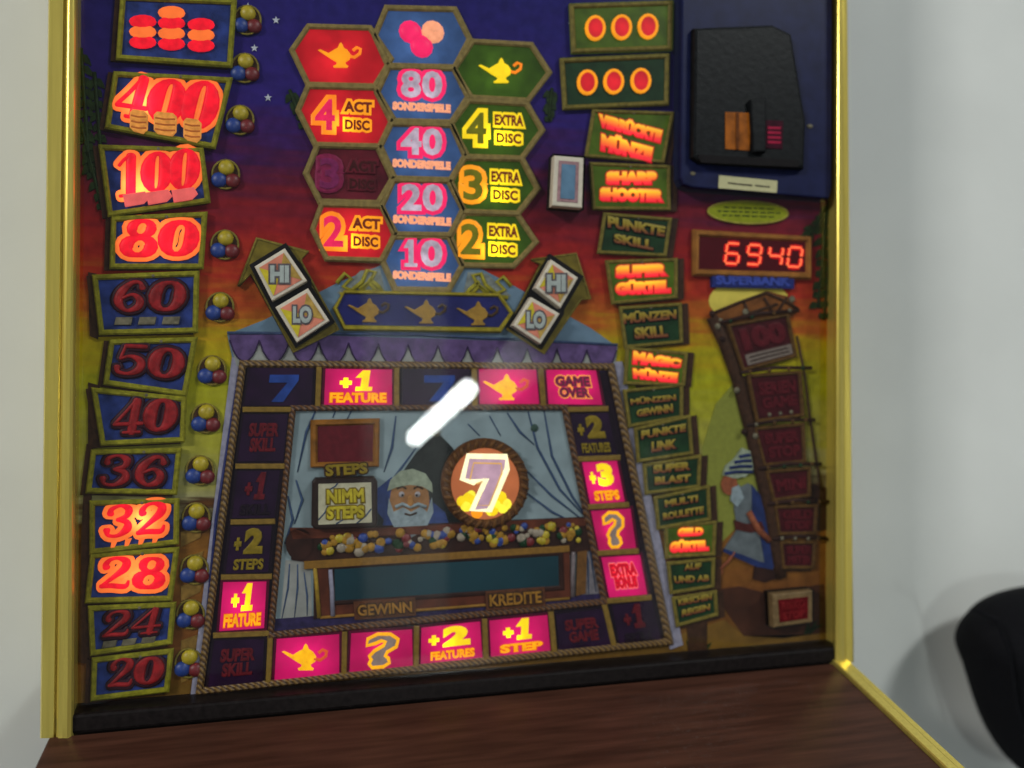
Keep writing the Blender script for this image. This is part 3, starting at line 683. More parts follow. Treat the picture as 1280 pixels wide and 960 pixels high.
# ---- inside the tent: curtains, counter, windows
m_cur = mat('curtain', (124, 140, 145), 0.6, k=1.05, var=0.16, scale=45)
m_fold = mat('curtain_fold', (52, 72, 104), 0.6, var=0.2)
cur = prism('curtain', INN, 0.0, 0.0010, m_cur, root)
prism('tent_opening', [(545, 538), (520, 566), (492, 606), (470, 640), (468, 668), (590, 668), (582, 600), (566, 560)], 0.0, 0.0014, mat('opening_dark', (34, 38, 38), 0.6, var=0.3), cur)
def fold(pts, r=1.6): stroke('fold', pts, r, 0.0013, m_fold, cur, taper=[0.5]+[1]*(len(pts)-2)+[0.4])
for pts in ([(520, 560), (498, 590), (470, 630), (452, 655)], [(634, 516), (650, 540), (668, 556)], [(660, 514), (672, 560), (700, 612), (735, 650)], [(680, 513), (690, 570), (715, 620), (742, 660)], [(655, 585), (690, 620), (735, 655)],
            [(650, 610), (690, 640), (730, 660)], [(395, 512), (383, 540), (372, 590)], [(420, 512), (416, 522)], [(440, 512), (434, 524)], [(370, 600), (378, 625), (368, 655)], [(585, 530), (600, 545)], [(612, 520), (626, 545)], [(360, 620), (366, 650), (356, 680)], [(495, 520), (490, 560), (480, 590)]):
    fold(pts)
for pts in ([(720, 655), (738, 690), (745, 740)], [(728, 670), (735, 700), (736, 745)], [(362, 705), (360, 735), (352, 775)], [(372, 705), (372, 735), (368, 772)], [(380, 715), (384, 745), (384, 770)]): fold(pts, 1.1)
prism('curtain_skirt', [(357, 700), (388, 702), (390, 772), (350, 778)], 0, 0.0012, m_white, cur)
prism('curtain_skirt', [(716, 652), (738, 650), (753, 742), (728, 748)], 0, 0.0012, mat('skirt_grey', (112, 108, 114), 0.6), cur)
prism('blue_floor', [(342, 774), (750, 742), (754, 754), (340, 792)], 0, 0.0015, mat('floor_blue', (42, 34, 70), 0.6, var=0.4), cur)
stroke('curtain_ring', ell(545, 540, 4.5, 4.5, 12), 1.2, 0.002, m_coin, cur, closed=True)
dome('curtain_knob', 668, 535, 5, 0.0012, mat('knob_green', (56, 78, 70)), cur, 0.5)
# seller behind the counter (printed figure)
m_skin = mat('printed_skin', (146, 104, 66), 0.6, var=0.2); m_beard = mat('printed_beard', (132, 146, 152), 0.6, var=0.25)
m_turb = mat('printed_turban', (138, 148, 128), 0.6, var=0.25); m_clo = mat('printed_cloth_blue', (44, 62, 118), 0.6, var=0.3)
fg = prism('printed_figure', [(476, 668), (482, 640), (492, 622), (534, 622), (556, 640), (566, 668)], 0.0010, 0.0017, m_clo, cur)
prism('cape', [(470, 612), (490, 596), (494, 620), (480, 650), (472, 640)], 0.0012, 0.0018, m_clo, fg)
prism('face', ell(512, 626, 25, 32, 18), 0.0012, 0.0020, m_skin, fg)
prism('beard', [(486, 622), (492, 640), (504, 634), (514, 640), (526, 633), (534, 640), (540, 622), (542, 640), (532, 662), (514, 672), (494, 662), (484, 642)], 0.0012, 0.0023, m_beard, fg)
prism('turban', [(484, 614), (488, 600), (500, 589), (516, 586), (532, 592), (540, 604), (541, 616), (528, 608), (512, 606), (496, 609)], 0.0012, 0.0024, m_turb, fg)
dome('eye', 502, 618, 3.6, 0.0020, mat('eye_white', (150, 146, 150)), fg, 0.3, 10); dome('eye', 522, 618, 3.6, 0.0020, MK['eye_white'], fg, 0.3, 10)
dome('pupil', 503, 619, 1.6, 0.0025, m_black, fg, 0.3, 8); dome('pupil', 521, 619, 1.6, 0.0025, m_black, fg, 0.3, 8)
dome('nose', 513, 628, 4.5, 0.0020, mat('nose', (160, 112, 60)), fg, 0.5, 10, rv=9)
stroke('moustache', [(494, 634), (503, 630), (513, 634), (523, 630), (533, 634)], 2.2, 0.0025, m_beard, fg)
stroke('eyebrow', [(496, 611), (503, 608), (508, 611)], 1.2, 0.0022, m_brown, fg); stroke('eyebrow', [(517, 611), (522, 608), (529, 611)], 1.2, 0.0022, m_brown, fg)
stroke('mouth', [(506, 642), (513, 644), (521, 641)], 1.2, 0.0025, m_brown, fg)
# counter
m_cw = mat('counter_wood', (84, 40, 24), 0.5, var=0.4, scale=90); m_cd = mat('counter_dark', (46, 24, 18), 0.5, var=0.4, scale=90)
ct = prism('counter', [(362, 662), (735, 646), (738, 688), (712, 694), (714, 748), (392, 774), (392, 704), (364, 700)], 0.0012, 0.0022, m_cd, cur)
prism('counter_top', [(362, 660), (480, 660), (700, 648), (734, 648), (732, 657), (600, 665), (366, 674)], 0.0015, 0.0030, m_cw, ct)
prism('scroll_end', ell(374, 680, 17, 20, 16), 0.0015, 0.0030, m_cd, ct)
prism('counter_ledge', [(380, 702), (712, 682), (712, 690), (380, 712)], 0.0015, 0.0036, mat('ledge_gold', (128, 92, 34), 0.45, var=0.2), ct, 0.0004)
wd = prism('counter_front', [(396, 708), (712, 689), (714, 746), (398, 772)], 0.0015, 0.0024, m_cw, ct)
prism('credit_window', [(417, 711), (699, 694), (700, 733), (418, 752)], 0.0020, 0.0029, mat('display_teal', (10, 50, 60), 0.3, var=0.35, scale=12, spec=0.2), ct)
ring('window_border', [(412, 706), (704, 689), (706, 738), (413, 757)], [(418, 712), (698, 695), (699, 732), (419, 751)], 0.0022, 0.0034, m_cd, ct)
stroke('gold_line', [(400, 772), (560, 760), (712, 748)], 1.8, 0.0026, mat('line_gold', (138, 100, 40)), ct)
stroke('gold_line', [(393, 704), (396, 735), (399, 772)], 2.4, 0.0028, mat('strip_yellow', (150, 122, 40)), ct)
stroke('post', [(413, 712), (415, 740), (416, 770)], 2.6, 0.0032, m_lilac, ct)
stroke('post', [(717, 690), (716, 720), (716, 746)], 2.8, 0.0032, mat('post_grey', (112, 102, 104)), ct)
prism('side_panel', [(722, 690), (734, 688), (732, 742), (720, 745)], 0.0015, 0.0026, mat('panel_amber', (104, 70, 32)), ct)
random.seed(3)
gm = [m_jb, m_jy, mat('gem_green', (22, 52, 28), 0.25), m_jr, mat('gem_gold', (150, 112, 36), 0.4), mat('gem_gold', (0, 0, 0)), mat('gem_white', (146, 136, 120), 0.4), MK['gem_gold']]
for i in range(150):
    u = 398+random.random()*326; v = 692-(u-398)*0.055-random.random()*22+1
    r = random.uniform(3, 6.5)
    dome('gem', u, v, r, 0.0028+random.random()*0.0006, random.choice(gm), ct, 0.5, 8)
def sgn(txt, q, par, h): 
    p = prism('sign_board', scale_poly(q, 4), 0.002, h, mat('sign_brown', (86, 50, 30), 0.5), par, 0.0003)
    lettering('word_outline', txt, q, h+0.0001, m_brown, p, bold=0.12, ref=0.06, thick=0.0005)
    lettering('word', txt, q, h+0.0005, mat('sign_amber', (150, 106, 38), 0.45, var=0.3), p, bold=0.03, ref=0.06, thick=0.0006)
sgn('GEWINN', [(446, 756), (515, 751), (516, 766), (447, 771)], ct, 0.0040); sgn('KREDITE', [(611, 743), (677, 738), (678, 754), (612, 759)], ct, 0.0040)
# step counter window and the NIMM STEPS button
sw = prism('step_window', [(392, 528), (472, 526), (471, 581), (392, 581)], 0.0010, 0.0030, mat('window_maroon', (88, 18, 28), 0.4, var=0.2, spec=0.1), cur)
ring('window_border', [(388, 525), (475, 523), (474, 584), (388, 585)], [(397, 533), (467, 531), (466, 577), (397, 578)], 0.0012, 0.0046, mat('window_gold', (128, 82, 26), 0.4, var=0.4, scale=120, bump=0.2), sw)
lettering('word_outline', 'STEPS', [(406, 581), (459, 578), (460, 592), (407, 596)], 0.0048, m_brown, sw, bold=0.14, ref=0.06, thick=0.0004)
lettering('word', 'STEPS', [(406, 581), (459, 578), (460, 592), (407, 596)], 0.0052, m_dyel, sw, bold=0.05, ref=0.06, thick=0.0005)
nb = prism('take_steps_button', [(394, 598), (468, 596), (472, 602), (472, 655), (468, 660), (394, 662), (389, 657), (390, 603)], 0.0010, 0.0090, mat('button_rim', (40, 26, 22), 0.35), cur, 0.0012)
prism('button_face', [(398, 605), (464, 603), (465, 653), (398, 656)], 0.0088, 0.0094, mat('button_cream', (160, 156, 132), 0.4, k=1.15, var=0.15), nb)
for s2, qq in (('NIMM', [(408, 612), (455, 610), (456, 628), (408, 630)]), ('STEPS', [(408, 633), (456, 631), (456, 648), (408, 650)])):
    lettering('word_outline', s2, qq, 0.0095, mat('word_ochre', (112, 92, 22)), nb, bold=0.13, ref=0.07, thick=0.0003)
    lettering('word', s2, qq, 0.0098, mat('word_yellow', (178, 162, 44)), nb, bold=0.05, ref=0.07, thick=0.0004)
for (a, c) in (((398, 650), (410, 632)), ((420, 655), (440, 640)), ((446, 654), (464, 636)), ((412, 612), (422, 604))): stroke('crack', [a, ((a[0]+c[0])/2+2, (a[1]+c[1])/2), c], 0.8, 0.0095, m_fold, nb)
# medallion
MC = (607, 605)
md = prism('medallion', ell(*MC, 44, 46, 40), 0.0010, 0.0052, lit('medallion_copper', (176, 98, 58), 0.9, 0.15, 60), cur)
mr_ = ring('medallion_rim', ell(*MC, 55, 57, 40), ell(*MC, 41.5, 43.5, 40), 0.0010, 0.0070, mat('rim_bronze', (84, 52, 26), 0.4, var=0.4, scale=300, bump=0.3), md)
for i in range(30):
    a = 2*math.pi*i/30
    p0 = (MC[0]+44*math.cos(a), MC[1]+45.5*math.sin(a)); p1 = (MC[0]+54*math.cos(a+0.13), MC[1]+56*math.sin(a+0.13))
    stroke('rim_twist', [p0, ((p0[0]+p1[0])/2, (p0[1]+p1[1])/2), p1], 2.6, 0.0073, mat('twist_bronze', (100, 66, 32), 0.4, var=0.3), mr_, taper=[.7, 1, .7])
sev = [(585, 570), (633, 571), (634, 586), (612, 638), (590, 638), (608, 598), (592, 603), (578, 599)]
random.seed(5)
for i in range(60):
    u = MC[0]+random.uniform(-36, 36); v = MC[1]+random.uniform(12, 40)
    if math.hypot((u-MC[0])/38, (v-MC[1])/40) > 0.95 or (abs(u-MC[0]) < 13 and v < MC[1]+18): continue
    dome('coin', u, v, random.uniform(5, 8), 0.0053, random.choice([m_yel, m_yel, lit('coin_lemon', (255, 232, 60), 1.1), m_ylo]), md, 0.15, 10)
prism('seven', sev, 0.0052, 0.0066, lit('seven_mauve', (186, 150, 168), 0.9, 0.2, 120), md)
stroke('seven_outline', sev, 3.6, 0.0066, lit('seven_line', (255, 240, 190), 1.25), md, closed=True)
stroke('seven_inner_line', [(MC[0]+(u-MC[0])*0.72+1, MC[1]+(v-MC[1])*0.78+1) for u, v in sev], 1.0, 0.0068, lit('seven_gold', (220, 170, 90), 0.9), md, closed=True)
# ------------------------------------------------------------------ feature signs on the right-hand post
m_sg = mat('sign_green', (22, 52, 26), 0.5, var=0.4, scale=90)
m_sgl = lit('sign_green_lit', (66, 88, 18), 0.55, 0.4, 90)
m_sedge = mat('sign_edge', (112, 100, 40), 0.5, var=0.35, bump=0.2)
ink_on = ink('sign_ink_lit', [(0.0, (230, 14, 46)), (0.22, (236, 30, 44)), (0.5, (255, 120, 30)), (0.8, (255, 186, 28)), (1.0, (255, 160, 60))], 1.0)
ink_off = ink('sign_ink', [(0.0, (104, 46, 44)), (0.3, (128, 84, 40)), (0.6, (150, 130, 44)), (1.0, (156, 144, 66))])
ink_on2 = lit('sign_ink_edge', (200, 24, 34), 0.8, 0.2)
SG = [
 (1, [(741, 136), (844, 139), (831, 204), (731, 196)], ('VERR\u00dcCKTE', [(749, 139), (829, 160), (825, 179), (748, 158)]), ('M\u00dcNZE', [(752, 163), (817, 181), (814, 203), (751, 188)])),
 (1, [(737, 202), (839, 206), (839, 263), (741, 262)], ('SHARP', [(758, 214), (821, 214), (821, 231), (758, 231)]), ('SHOOTER', [(750, 234), (830, 237), (829, 253), (750, 251)])),
 (0, [(755, 265), (841, 272), (834, 321), (747, 317)], ('PUNKTE', [(759, 269), (833, 283), (831, 297), (759, 285)]), ('SKILL', [(767, 291), (818, 300), (817, 314), (767, 304)])),
 (1, [(757, 325), (848, 322), (848, 373), (765, 381)], ('SUPER', [(770, 332), (834, 329), (834, 345), (770, 348)]), ('G\u00dcRTEL', [(769, 351), (838, 347), (838, 366), (770, 369)])),
 (0, [(774, 383), (853, 378), (855, 429), (781, 436)], ('M\u00dcNZEN', [(778, 389), (846, 384), (846, 399), (779, 406)]), ('SKILL', [(792, 409), (833, 406), (836, 422), (793, 425)])),
 (1, [(783, 433), (861, 440), (857, 483), (780, 481)], ('MAGIC', [(792, 438), (852, 449), (850, 460), (791, 455)]), ('M\u00dcNZE', [(791, 458), (848, 464), (846, 479), (792, 473)])),
 (0, [(779, 487), (855, 479), (855, 523), (786, 535)], ('M\u00dcNZEN', [(787, 497), (845, 491), (846, 501), (788, 507)]), ('GEWINN', [(795, 512), (841, 504), (842, 516), (796, 522)])),
 (0, [(793, 535), (864, 518), (868, 568), (797, 579)], ('PUNKTE', [(801, 538), (858, 529), (858, 540), (801, 550)]), ('LINK', [(814, 552), (847, 548), (847, 561), (814, 566)])),
 (0, [(804, 580), (878, 568), (876, 610), (807, 619)], ('SUPER', [(816, 581), (864, 576), (864, 588), (816, 593)]), ('BLAST', [(818, 596), (864, 592), (864, 603), (818, 607)])),
 (0, [(818, 621), (888, 606), (890, 651), (822, 663)], ('MULTI', [(830, 625), (873, 618), (873, 628), (831, 635)]), ('ROULETTE', [(828, 641), (880, 632), (880, 643), (829, 651)])),
 (1, [(831, 657), (897, 651), (895, 695), (832, 699)], ('GELD', [(848, 660), (879, 659), (879, 669), (847, 671)]), ('G\u00dcRTEL', [(838, 675), (885, 673), (886, 688), (837, 691)])),
 (0, [(834, 703), (895, 697), (894, 735), (838, 744)], ('AUF', [(854, 705), (877, 703), (877, 712), (855, 714)]), ('UND AB', [(842, 720), (887, 718), (887, 727), (843, 730)])),
 (0, [(840, 747), (897, 738), (899, 770), (846, 785)], ('KIRSCHEN', [(847, 749), (890, 741), (890, 750), (848, 758)]), ('REGEN', [(852, 762), (888, 754), (888, 763), (852, 772)]))]
post = prism('sign_post', [(786, 440), (852, 440), (884, 690), (884, 816), (860, 818), (858, 720), (838, 690)], 0, 0.0010, m_brown, root)
for i, (on, q, l1, l2) in enumerate(SG):
    h = 0.0026+0.0006*(i % 2)
    b = prism('feature_sign', scale_poly(q, -1), 0.0, h, m_sgl if on else m_sg, root)
    b['label'] = '%s sign reading %s %s' % ('glowing' if on else 'unlit', l1[0].replace('\u00dc', 'UE'), l2[0].replace('\u00dc', 'UE'))
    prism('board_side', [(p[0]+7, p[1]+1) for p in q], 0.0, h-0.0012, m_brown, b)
    ring('border', q, scale_poly(q, -4.5), h-0.0006, h+0.0014, m_sedge, b)
    for s2, qq in (l1, l2):
        if on: lettering('word_outline', s2, qq, h+0.0001, ink_on2, b, bold=0.16, ref=0.09, thick=0.0007, spacing=1.0)
        else: lettering('word_outline', s2, qq, h+0.0001, m_black, b, bold=0.13, ref=0.09, thick=0.0005)
        hot(lettering('word', s2, qq, h+0.0008, ink_on if on else ink_off, b, bold=0.10 if on else 0.065, ref=0.09, thick=0.0009), sum(p[0] for p in q)/4, sum(p[1] for p in q)/4+4, 0.5, 24)
    dome('nail', (q[0][0]+q[1][0])/2, (q[0][1]+q[1][1])/2+4, 2, h+0.0008, m_coin, b, 0.5, 8)
q = [(700, 72), (838, 66), (837, 131), (704, 137)]
b = prism('feature_sign', q, 0, 0.0026, m_sg, root); ring('border', q, scale_poly(q, -6), 0.002, 0.0042, m_sedge, b)
for k, u in enumerate((735, 768, 802)): (lambda c: ring('coin_rim', ell(u, 101-(k-1), 13, 16, 16), ell(u, 101-(k-1), 9, 12, 16), 0.0026, 0.0048, m_ylo, c))(hot(prism('coin', ell(u, 101-(k-1), 12, 15, 16), 0.0026, 0.0040, m_ho, b), u, 104, 1.2, 14))
q = [(712, 4), (842, 0), (841, 62), (715, 66)]
b = prism('feature_sign', q, 0, 0.0032, m_sgl, root); ring('border', q, scale_poly(q, -6), 0.0026, 0.0046, m_sedge, b)
for k, u in enumerate((745, 778, 811)): (lambda c: ring('coin_rim', ell(u, 33-(k-1), 13, 16, 16), ell(u, 33-(k-1), 9, 12, 16), 0.0032, 0.0054, m_ylo, c))(hot(prism('coin', ell(u, 33-(k-1), 12, 15, 16), 0.0032, 0.0046, m_ho, b), u, 36, 1.2, 14))
# ------------------------------------------------------------------ tower of red crates on the far right
m_cr = mat('crate_red', (60, 11, 18), 0.45, var=0.35, scale=120); m_ce = mat('crate_gold', (84, 58, 24), 0.5, var=0.35, bump=0.2)  # crate colours darkened to carry the shade on this side
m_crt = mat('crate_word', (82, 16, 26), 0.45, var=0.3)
tp = stroke('tower_pole', [(890, 396), (906, 430), (922, 475), (936, 530), (948, 580), (962, 640), (972, 700), (976, 722)], 9, 0.0014, m_brown, root)
for i, (u, v) in enumerate(((890, 392), (897, 408), (903, 424), (921, 488), (930, 540), (944, 545))): dome('knot', u, v, 4.5, 0.004, m_coin if i % 2 else m_cd, tp, 0.6, 8)
stroke('rope', [(996, 420), (1006, 470), (1012, 520), (1021, 580), (1026, 612)], 2.0, 0.003, m_brown, tp)
CR = [([(909, 405), (987, 391), (998, 446), (929, 465)], None, None), ([(934, 468), (1003, 463), (1007, 521), (946, 529)], 'SERIEN', 'GAME'), ([(942, 534), (1007, 528), (1009, 579), (955, 584)], 'SUPER', 'STOP'),
      ([(957, 588), (1015, 583), (1015, 621), (967, 628)], 'MINI', None), ([(968, 632), (1024, 630), (1022, 669), (973, 670)], 'GELD', 'STOP'), ([(975, 676), (1022, 676), (1020, 712), (978, 712)], 'SUPER', 'METER')]
for i, (q, a, c) in enumerate(CR):
    h = 0.0026+0.0005*(i % 2)
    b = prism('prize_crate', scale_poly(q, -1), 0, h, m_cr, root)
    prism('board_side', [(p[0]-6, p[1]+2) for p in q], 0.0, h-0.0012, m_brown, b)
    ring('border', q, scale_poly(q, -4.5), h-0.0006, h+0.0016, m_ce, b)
    if i == 0:
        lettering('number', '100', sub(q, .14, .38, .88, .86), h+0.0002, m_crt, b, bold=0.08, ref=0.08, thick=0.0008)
        prism('caption_strip', sub(q, .12, .10, .92, .32), h, h+0.0006, mat('strip_grey', (116, 104, 96), 0.5, var=0.25, scale=600), b)
        for k in range(2): stroke('caption_line', [quad_pt(q, .18, .25-.08*k), quad_pt(q, .5, .255-.08*k), quad_pt(q, .86, .25-.08*k)], 0.9, h+0.0007, m_cd, b)
        b['label'] = 'unlit red crate panel with a pale caption strip'
    else:
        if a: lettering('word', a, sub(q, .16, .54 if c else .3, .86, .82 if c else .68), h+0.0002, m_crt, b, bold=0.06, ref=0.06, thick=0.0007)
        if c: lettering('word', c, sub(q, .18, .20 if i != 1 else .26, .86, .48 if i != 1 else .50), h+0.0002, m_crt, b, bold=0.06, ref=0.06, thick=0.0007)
        if i == 1:
            for t in (.28, .5, .72): dome('stud', *quad_pt(q, t, .14), 3, h, m_coin, b, 0.5, 8)
    # lashings on top of each crate
    p0, p1 = q[0], q[1]
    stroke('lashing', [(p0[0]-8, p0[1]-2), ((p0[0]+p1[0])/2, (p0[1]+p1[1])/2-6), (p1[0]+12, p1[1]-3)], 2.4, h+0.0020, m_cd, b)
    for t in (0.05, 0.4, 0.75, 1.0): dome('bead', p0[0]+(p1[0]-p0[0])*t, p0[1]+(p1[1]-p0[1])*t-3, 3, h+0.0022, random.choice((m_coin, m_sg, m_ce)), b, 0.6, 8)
rf = prism('crate_roof', [(888, 392), (906, 384), (960, 364), (984, 370), (1000, 388), (990, 396), (912, 408), (896, 404)], 0, 0.0024, mat('roof_amber', (112, 66, 26), 0.5, var=0.4, scale=120), root)
for a, c in (((890, 392), (958, 366)), ((958, 366), (998, 386)), ((912, 402), (972, 380)), ((930, 378), (938, 398)), ((955, 372), (966, 392)), ((984, 372), (972, 390))): stroke('roof_stick', [a, ((a[0]+c[0])/2, (a[1]+c[1])/2-1), c], 2.0, 0.0030, m_brown, rf)
for u, v in ((932, 390), (990, 374), (900, 402)): dome('roof_bead', u, v, 5, 0.0026, m_coin, rf, 0.5, 8)
prism('dune', [(880, 700), (878, 560), (895, 505), (925, 470), (940, 480), (950, 620), (940, 640)], 0, 0.0005, mat('dune_olive', (126, 130, 52), 0.6, var=0.1), art)
prism('sun_haze', ell(936, 376, 50, 27, 24), 0, 0.0005, mat('haze_yellow', (214, 196, 84), 0.6, var=0.15, scale=60), art)
# carrier in a blue and white robe (printed figure)
m_robe = mat('robe_white', (94, 102, 106), 0.6, var=0.25, scale=120); m_rb = mat('robe_blue', (30, 44, 90), 0.6, var=0.35, scale=120)  # robe white darkened to include the shade at the right
cf = prism('printed_figure', [(919, 612), (936, 604), (950, 620), (960, 650), (968, 706), (948, 706), (930, 696), (906, 686), (922, 662), (918, 636)], 0, 0.0016, m_robe, root)
prism('robe_shade', [(940, 606), (953, 622), (964, 655), (971, 708), (956, 704), (950, 668), (940, 640)], 0, 0.0020, m_rb, cf)
prism('robe_hem', [(906, 686), (930, 694), (950, 702), (968, 706), (966, 712), (944, 708), (924, 699), (905, 690)], 0, 0.0021, m_rb, cf)
prism('sash', [(918, 650), (934, 655), (952, 652), (956, 662), (938, 666), (920, 662)], 0, 0.0023, mat('sash_maroon', (70, 26, 22), 0.6), cf)
prism('face', ell(912, 606, 10, 13, 14), 0, 0.0022, mat('face_tan', (134, 74, 48), 0.6), cf)
prism('beard', [(915, 610), (924, 606), (930, 622), (922, 634), (914, 626)], 0, 0.0024, m_beard, cf)
prism('turban', [(904, 594), (908, 582), (918, 574), (928, 560), (938, 564), (942, 586), (932, 596), (918, 598)], 0, 0.0026, m_turb, cf)
for k in range(4): stroke('turban_stripe', [(906+k*6, 592-k*7), (920+k*5, 590-k*7), (941-k, 590-k*7)], 2.2, 0.0028, m_rb, cf)
stroke('arm', [(936, 640), (948, 662), (962, 676)], 4.5, 0.0026, MK['face_tan'], cf)
stroke('leg', [(918, 690), (910, 702), (900, 711)], 2.4, 0.0014, MK['face_tan'], cf); prism('foot', [(894, 706), (904, 708), (903, 718), (896, 717)], 0, 0.0016, MK['face_tan'], cf)
prism('boot', [(944, 708), (966, 710), (972, 722), (956, 728), (942, 724)], 0, 0.0017, m_cd, cf)
prism('sand_shadow', [(890, 738), (925, 733), (960, 742), (1030, 730), (1036, 790), (980, 798), (930, 795), (912, 770)], 0, 0.0004, mat('sand_dark', (64, 34, 20), 0.6, var=0.3, scale=60), art)
prism('sand_patch', [(830, 800), (905, 775), (930, 795), (1030, 792), (1036, 801), (860, 815)], 0, 0.0004, mat('sand_ochre', (110, 80, 28), 0.6, var=0.3, scale=60), art)
prism('rock', [(1004, 650), (1016, 605), (1042, 612), (1044, 660), (1024, 664)], 0, 0.0006, m_cd, art)
for (a, c) in (((1004, 792), (1030, 780)), ((1008, 794), (1012, 776)), ((1012, 794), (1022, 774)), ((866, 816), (858, 800)), ((872, 816), (874, 800)), ((878, 815), (890, 803))): leaf('grass_blade', a, c, 2.5, 0.0009, m_palm, art)
# left lower corner: ochre ground and striped sash behind the jewels
for k in range(6): prism('sash_fold', [(226, 665+k*34), (254, 655+k*34), (250, 672+k*34), (226, 684+k*34)], 0, 0.0006, mat('sash_ochre', (120, 92, 40), 0.6, var=0.3), art)
# ------------------------------------------------------------------ number display, oval, blue word, coin unit
dp = prism('win_display', [(872, 291), (1012, 298), (1012, 344), (872, 339)], 0, 0.0034, lit('display_maroon', (62, 3, 12), 0.7, 0.15), root)
ring('border', [(868, 286), (1016, 295), (1016, 349), (868, 344)], [(876, 295), (1009, 302), (1009, 340), (875, 336)], 0.0010, 0.0058, mat('display_frame', (146, 96, 40), 0.4, var=0.35, scale=90), dp)
dp['label'] = 'red digital display showing 6940'
SEGS = {'6': 'afgedc', '9': 'abgfcd', '4': 'fgbc', '0': 'abcdef'}
SQ = {'a': ((0.08, 1), (0.92, 1)), 'b': ((1, .94), (1, .56)), 'c': ((1, .44), (1, .06)), 'd': ((0.08, 0), (.92, 0)), 'e': ((0, .44), (0, .06)), 'f': ((0, .94), (0, .56)), 'g': ((.08, .5), (.92, .5))}
m_seg = lit('segment_glow', (255, 108, 66), 1.5, 0.0); m_sego = lit('segment_halo', (206, 14, 22), 0.9, 0.0)
for ch, q in (('6', [(909, 304), (925, 305), (922, 330), (906, 329)]), ('9', [(936, 306), (952, 307), (949, 331), (933, 330)]), ('4', [(963, 308), (979, 309), (976, 332), (960, 331)]), ('0', [(987, 309), (1003, 310), (1000, 334), (984, 333)])):
    for sg_ in SEGS[ch]:
        a, c = quad_pt(q, *SQ[sg_][0]), quad_pt(q, *SQ[sg_][1])
        mid = ((a[0]+c[0])/2, (a[1]+c[1])/2)
        s_ = stroke('digit_segment', [a, mid, c], 2.0, 0.0042, m_seg, dp, taper=[.8, 1, .8])
        stroke('segment_glow_stroke', [a, mid, c], 3.8, 0.0036, m_sego, s_, taper=[.8, 1, .8])  # wider red stroke imitates the glow around each segment
bw = prism('bank_sign', [(890, 341), (993, 344), (993, 361), (891, 359)], 0, 0.0040, mat('bank_navy', (30, 40, 104), 0.45, var=0.3, scale=200), root, 0.0003)
lettering('word', 'SUPERBANK', [(894, 344), (989, 346), (989, 358), (895, 356)], 0.0041, mat('bank_blue', (58, 74, 158), 0.45, var=0.3), bw, bold=0.06, ref=0.06, thick=0.0006)
ov = prism('oval_notice', ell(935, 265.5, 50, 14, 36, rot=0.035), 0, 0.0016, mat('notice_lime', (138, 146, 20), 0.5, var=0.12), root)
stroke('oval_edge', ell(935, 265.5, 50, 14, 36, rot=0.035), 1.2, 0.0017, mat('notice_edge', (160, 150, 60)), ov, closed=True)
random.seed(9)
for k, (u0, u1) in enumerate(((905, 965), (897, 973), (903, 968))):
    u = u0
    while u < u1:
        l = random.uniform(4, 10); v = 260+k*5+(u-935)*0.035
        stroke('print_line', [(u, v), (u+l/2, v+.2), (u+l, v+l*.035)], 0.8, 0.0018, m_sg, ov, seg=4); u += l+2.5
m_cu = mat('coin_unit_blue', (26, 31, 66), 0.42, var=0.25, scale=80)
cu_ = prism('coin_unit', [(853, -60), (1041, -60), (1040, 236), (1037, 248), (865, 234), (855, 230), (851, 222)], 0.0006, 0.0140, m_cu, root, 0.0012)
m_blk = mat('housing_black', (19, 21, 23), 0.42, var=0.4, scale=200, bump=0.1)
hs = prism('coin_housing', [(868, 34), (966, 30), (990, 42), (1004, 128), (1008, 150), (1006, 211), (876, 203), (866, 196)], 0.0130, 0.0200, m_blk, cu_, 0.0025)
prism('slot_hood', [(938, 124), (958, 122), (958, 190), (942, 190)], 0.0190, 0.0240, m_blk, hs, 0.0012)
prism('amber_lens', [(907, 140), (938, 141), (937, 188), (907, 186)], 0.0195, 0.0206, lit('amber_glow', (140, 78, 20), 0.55, 0.6, 90), hs)
prism('lens_bar', [(920, 141), (924, 141), (924, 187), (920, 187)], 0.0200, 0.0212, mat('lens_brown', (96, 52, 20), 0.3), hs)
prism('red_lens', [(957, 150), (979, 151), (978, 186), (957, 185)], 0.0195, 0.0206, mat('red_lens', (58, 12, 30), 0.3), hs)
for k in range(4): prism('lens_mark', [(960, 158+k*6), (976, 158.5+k*6), (976, 161.5+k*6), (960, 161+k*6)], 0.0204, 0.0209, lit('mark_red', (134, 20, 50), 0.7), hs)
prism('coin_tray', [(872, 193), (1000, 200), (998, 209), (876, 203)], 0.0196, 0.0206, m_black, hs)
pl = prism('paper_label', [(899, 219), (972, 226), (971, 241), (898, 235)], 0.0139, 0.0144, mat('paper_cream', (176, 172, 132), 0.7, k=1.1, var=0.06), cu_)
for u, l in ((910, 30), (944, 18)): stroke('print_line', [(u, 227.5+(u-899)*.09), (u+l/2, 228+(u+l/2-899)*.09), (u+l, 228+(u+l-899)*.09)], 1.1, 0.0145, mat('print_grey', (96, 92, 78)), pl, seg=4)
dome('screw', 1012, 158, 5, 0.0138, m_coin, cu_, 0.4, 10, rv=3); dome('screw', 866, 217, 4, 0.0138, m_coin, cu_, 0.4, 10, rv=3)
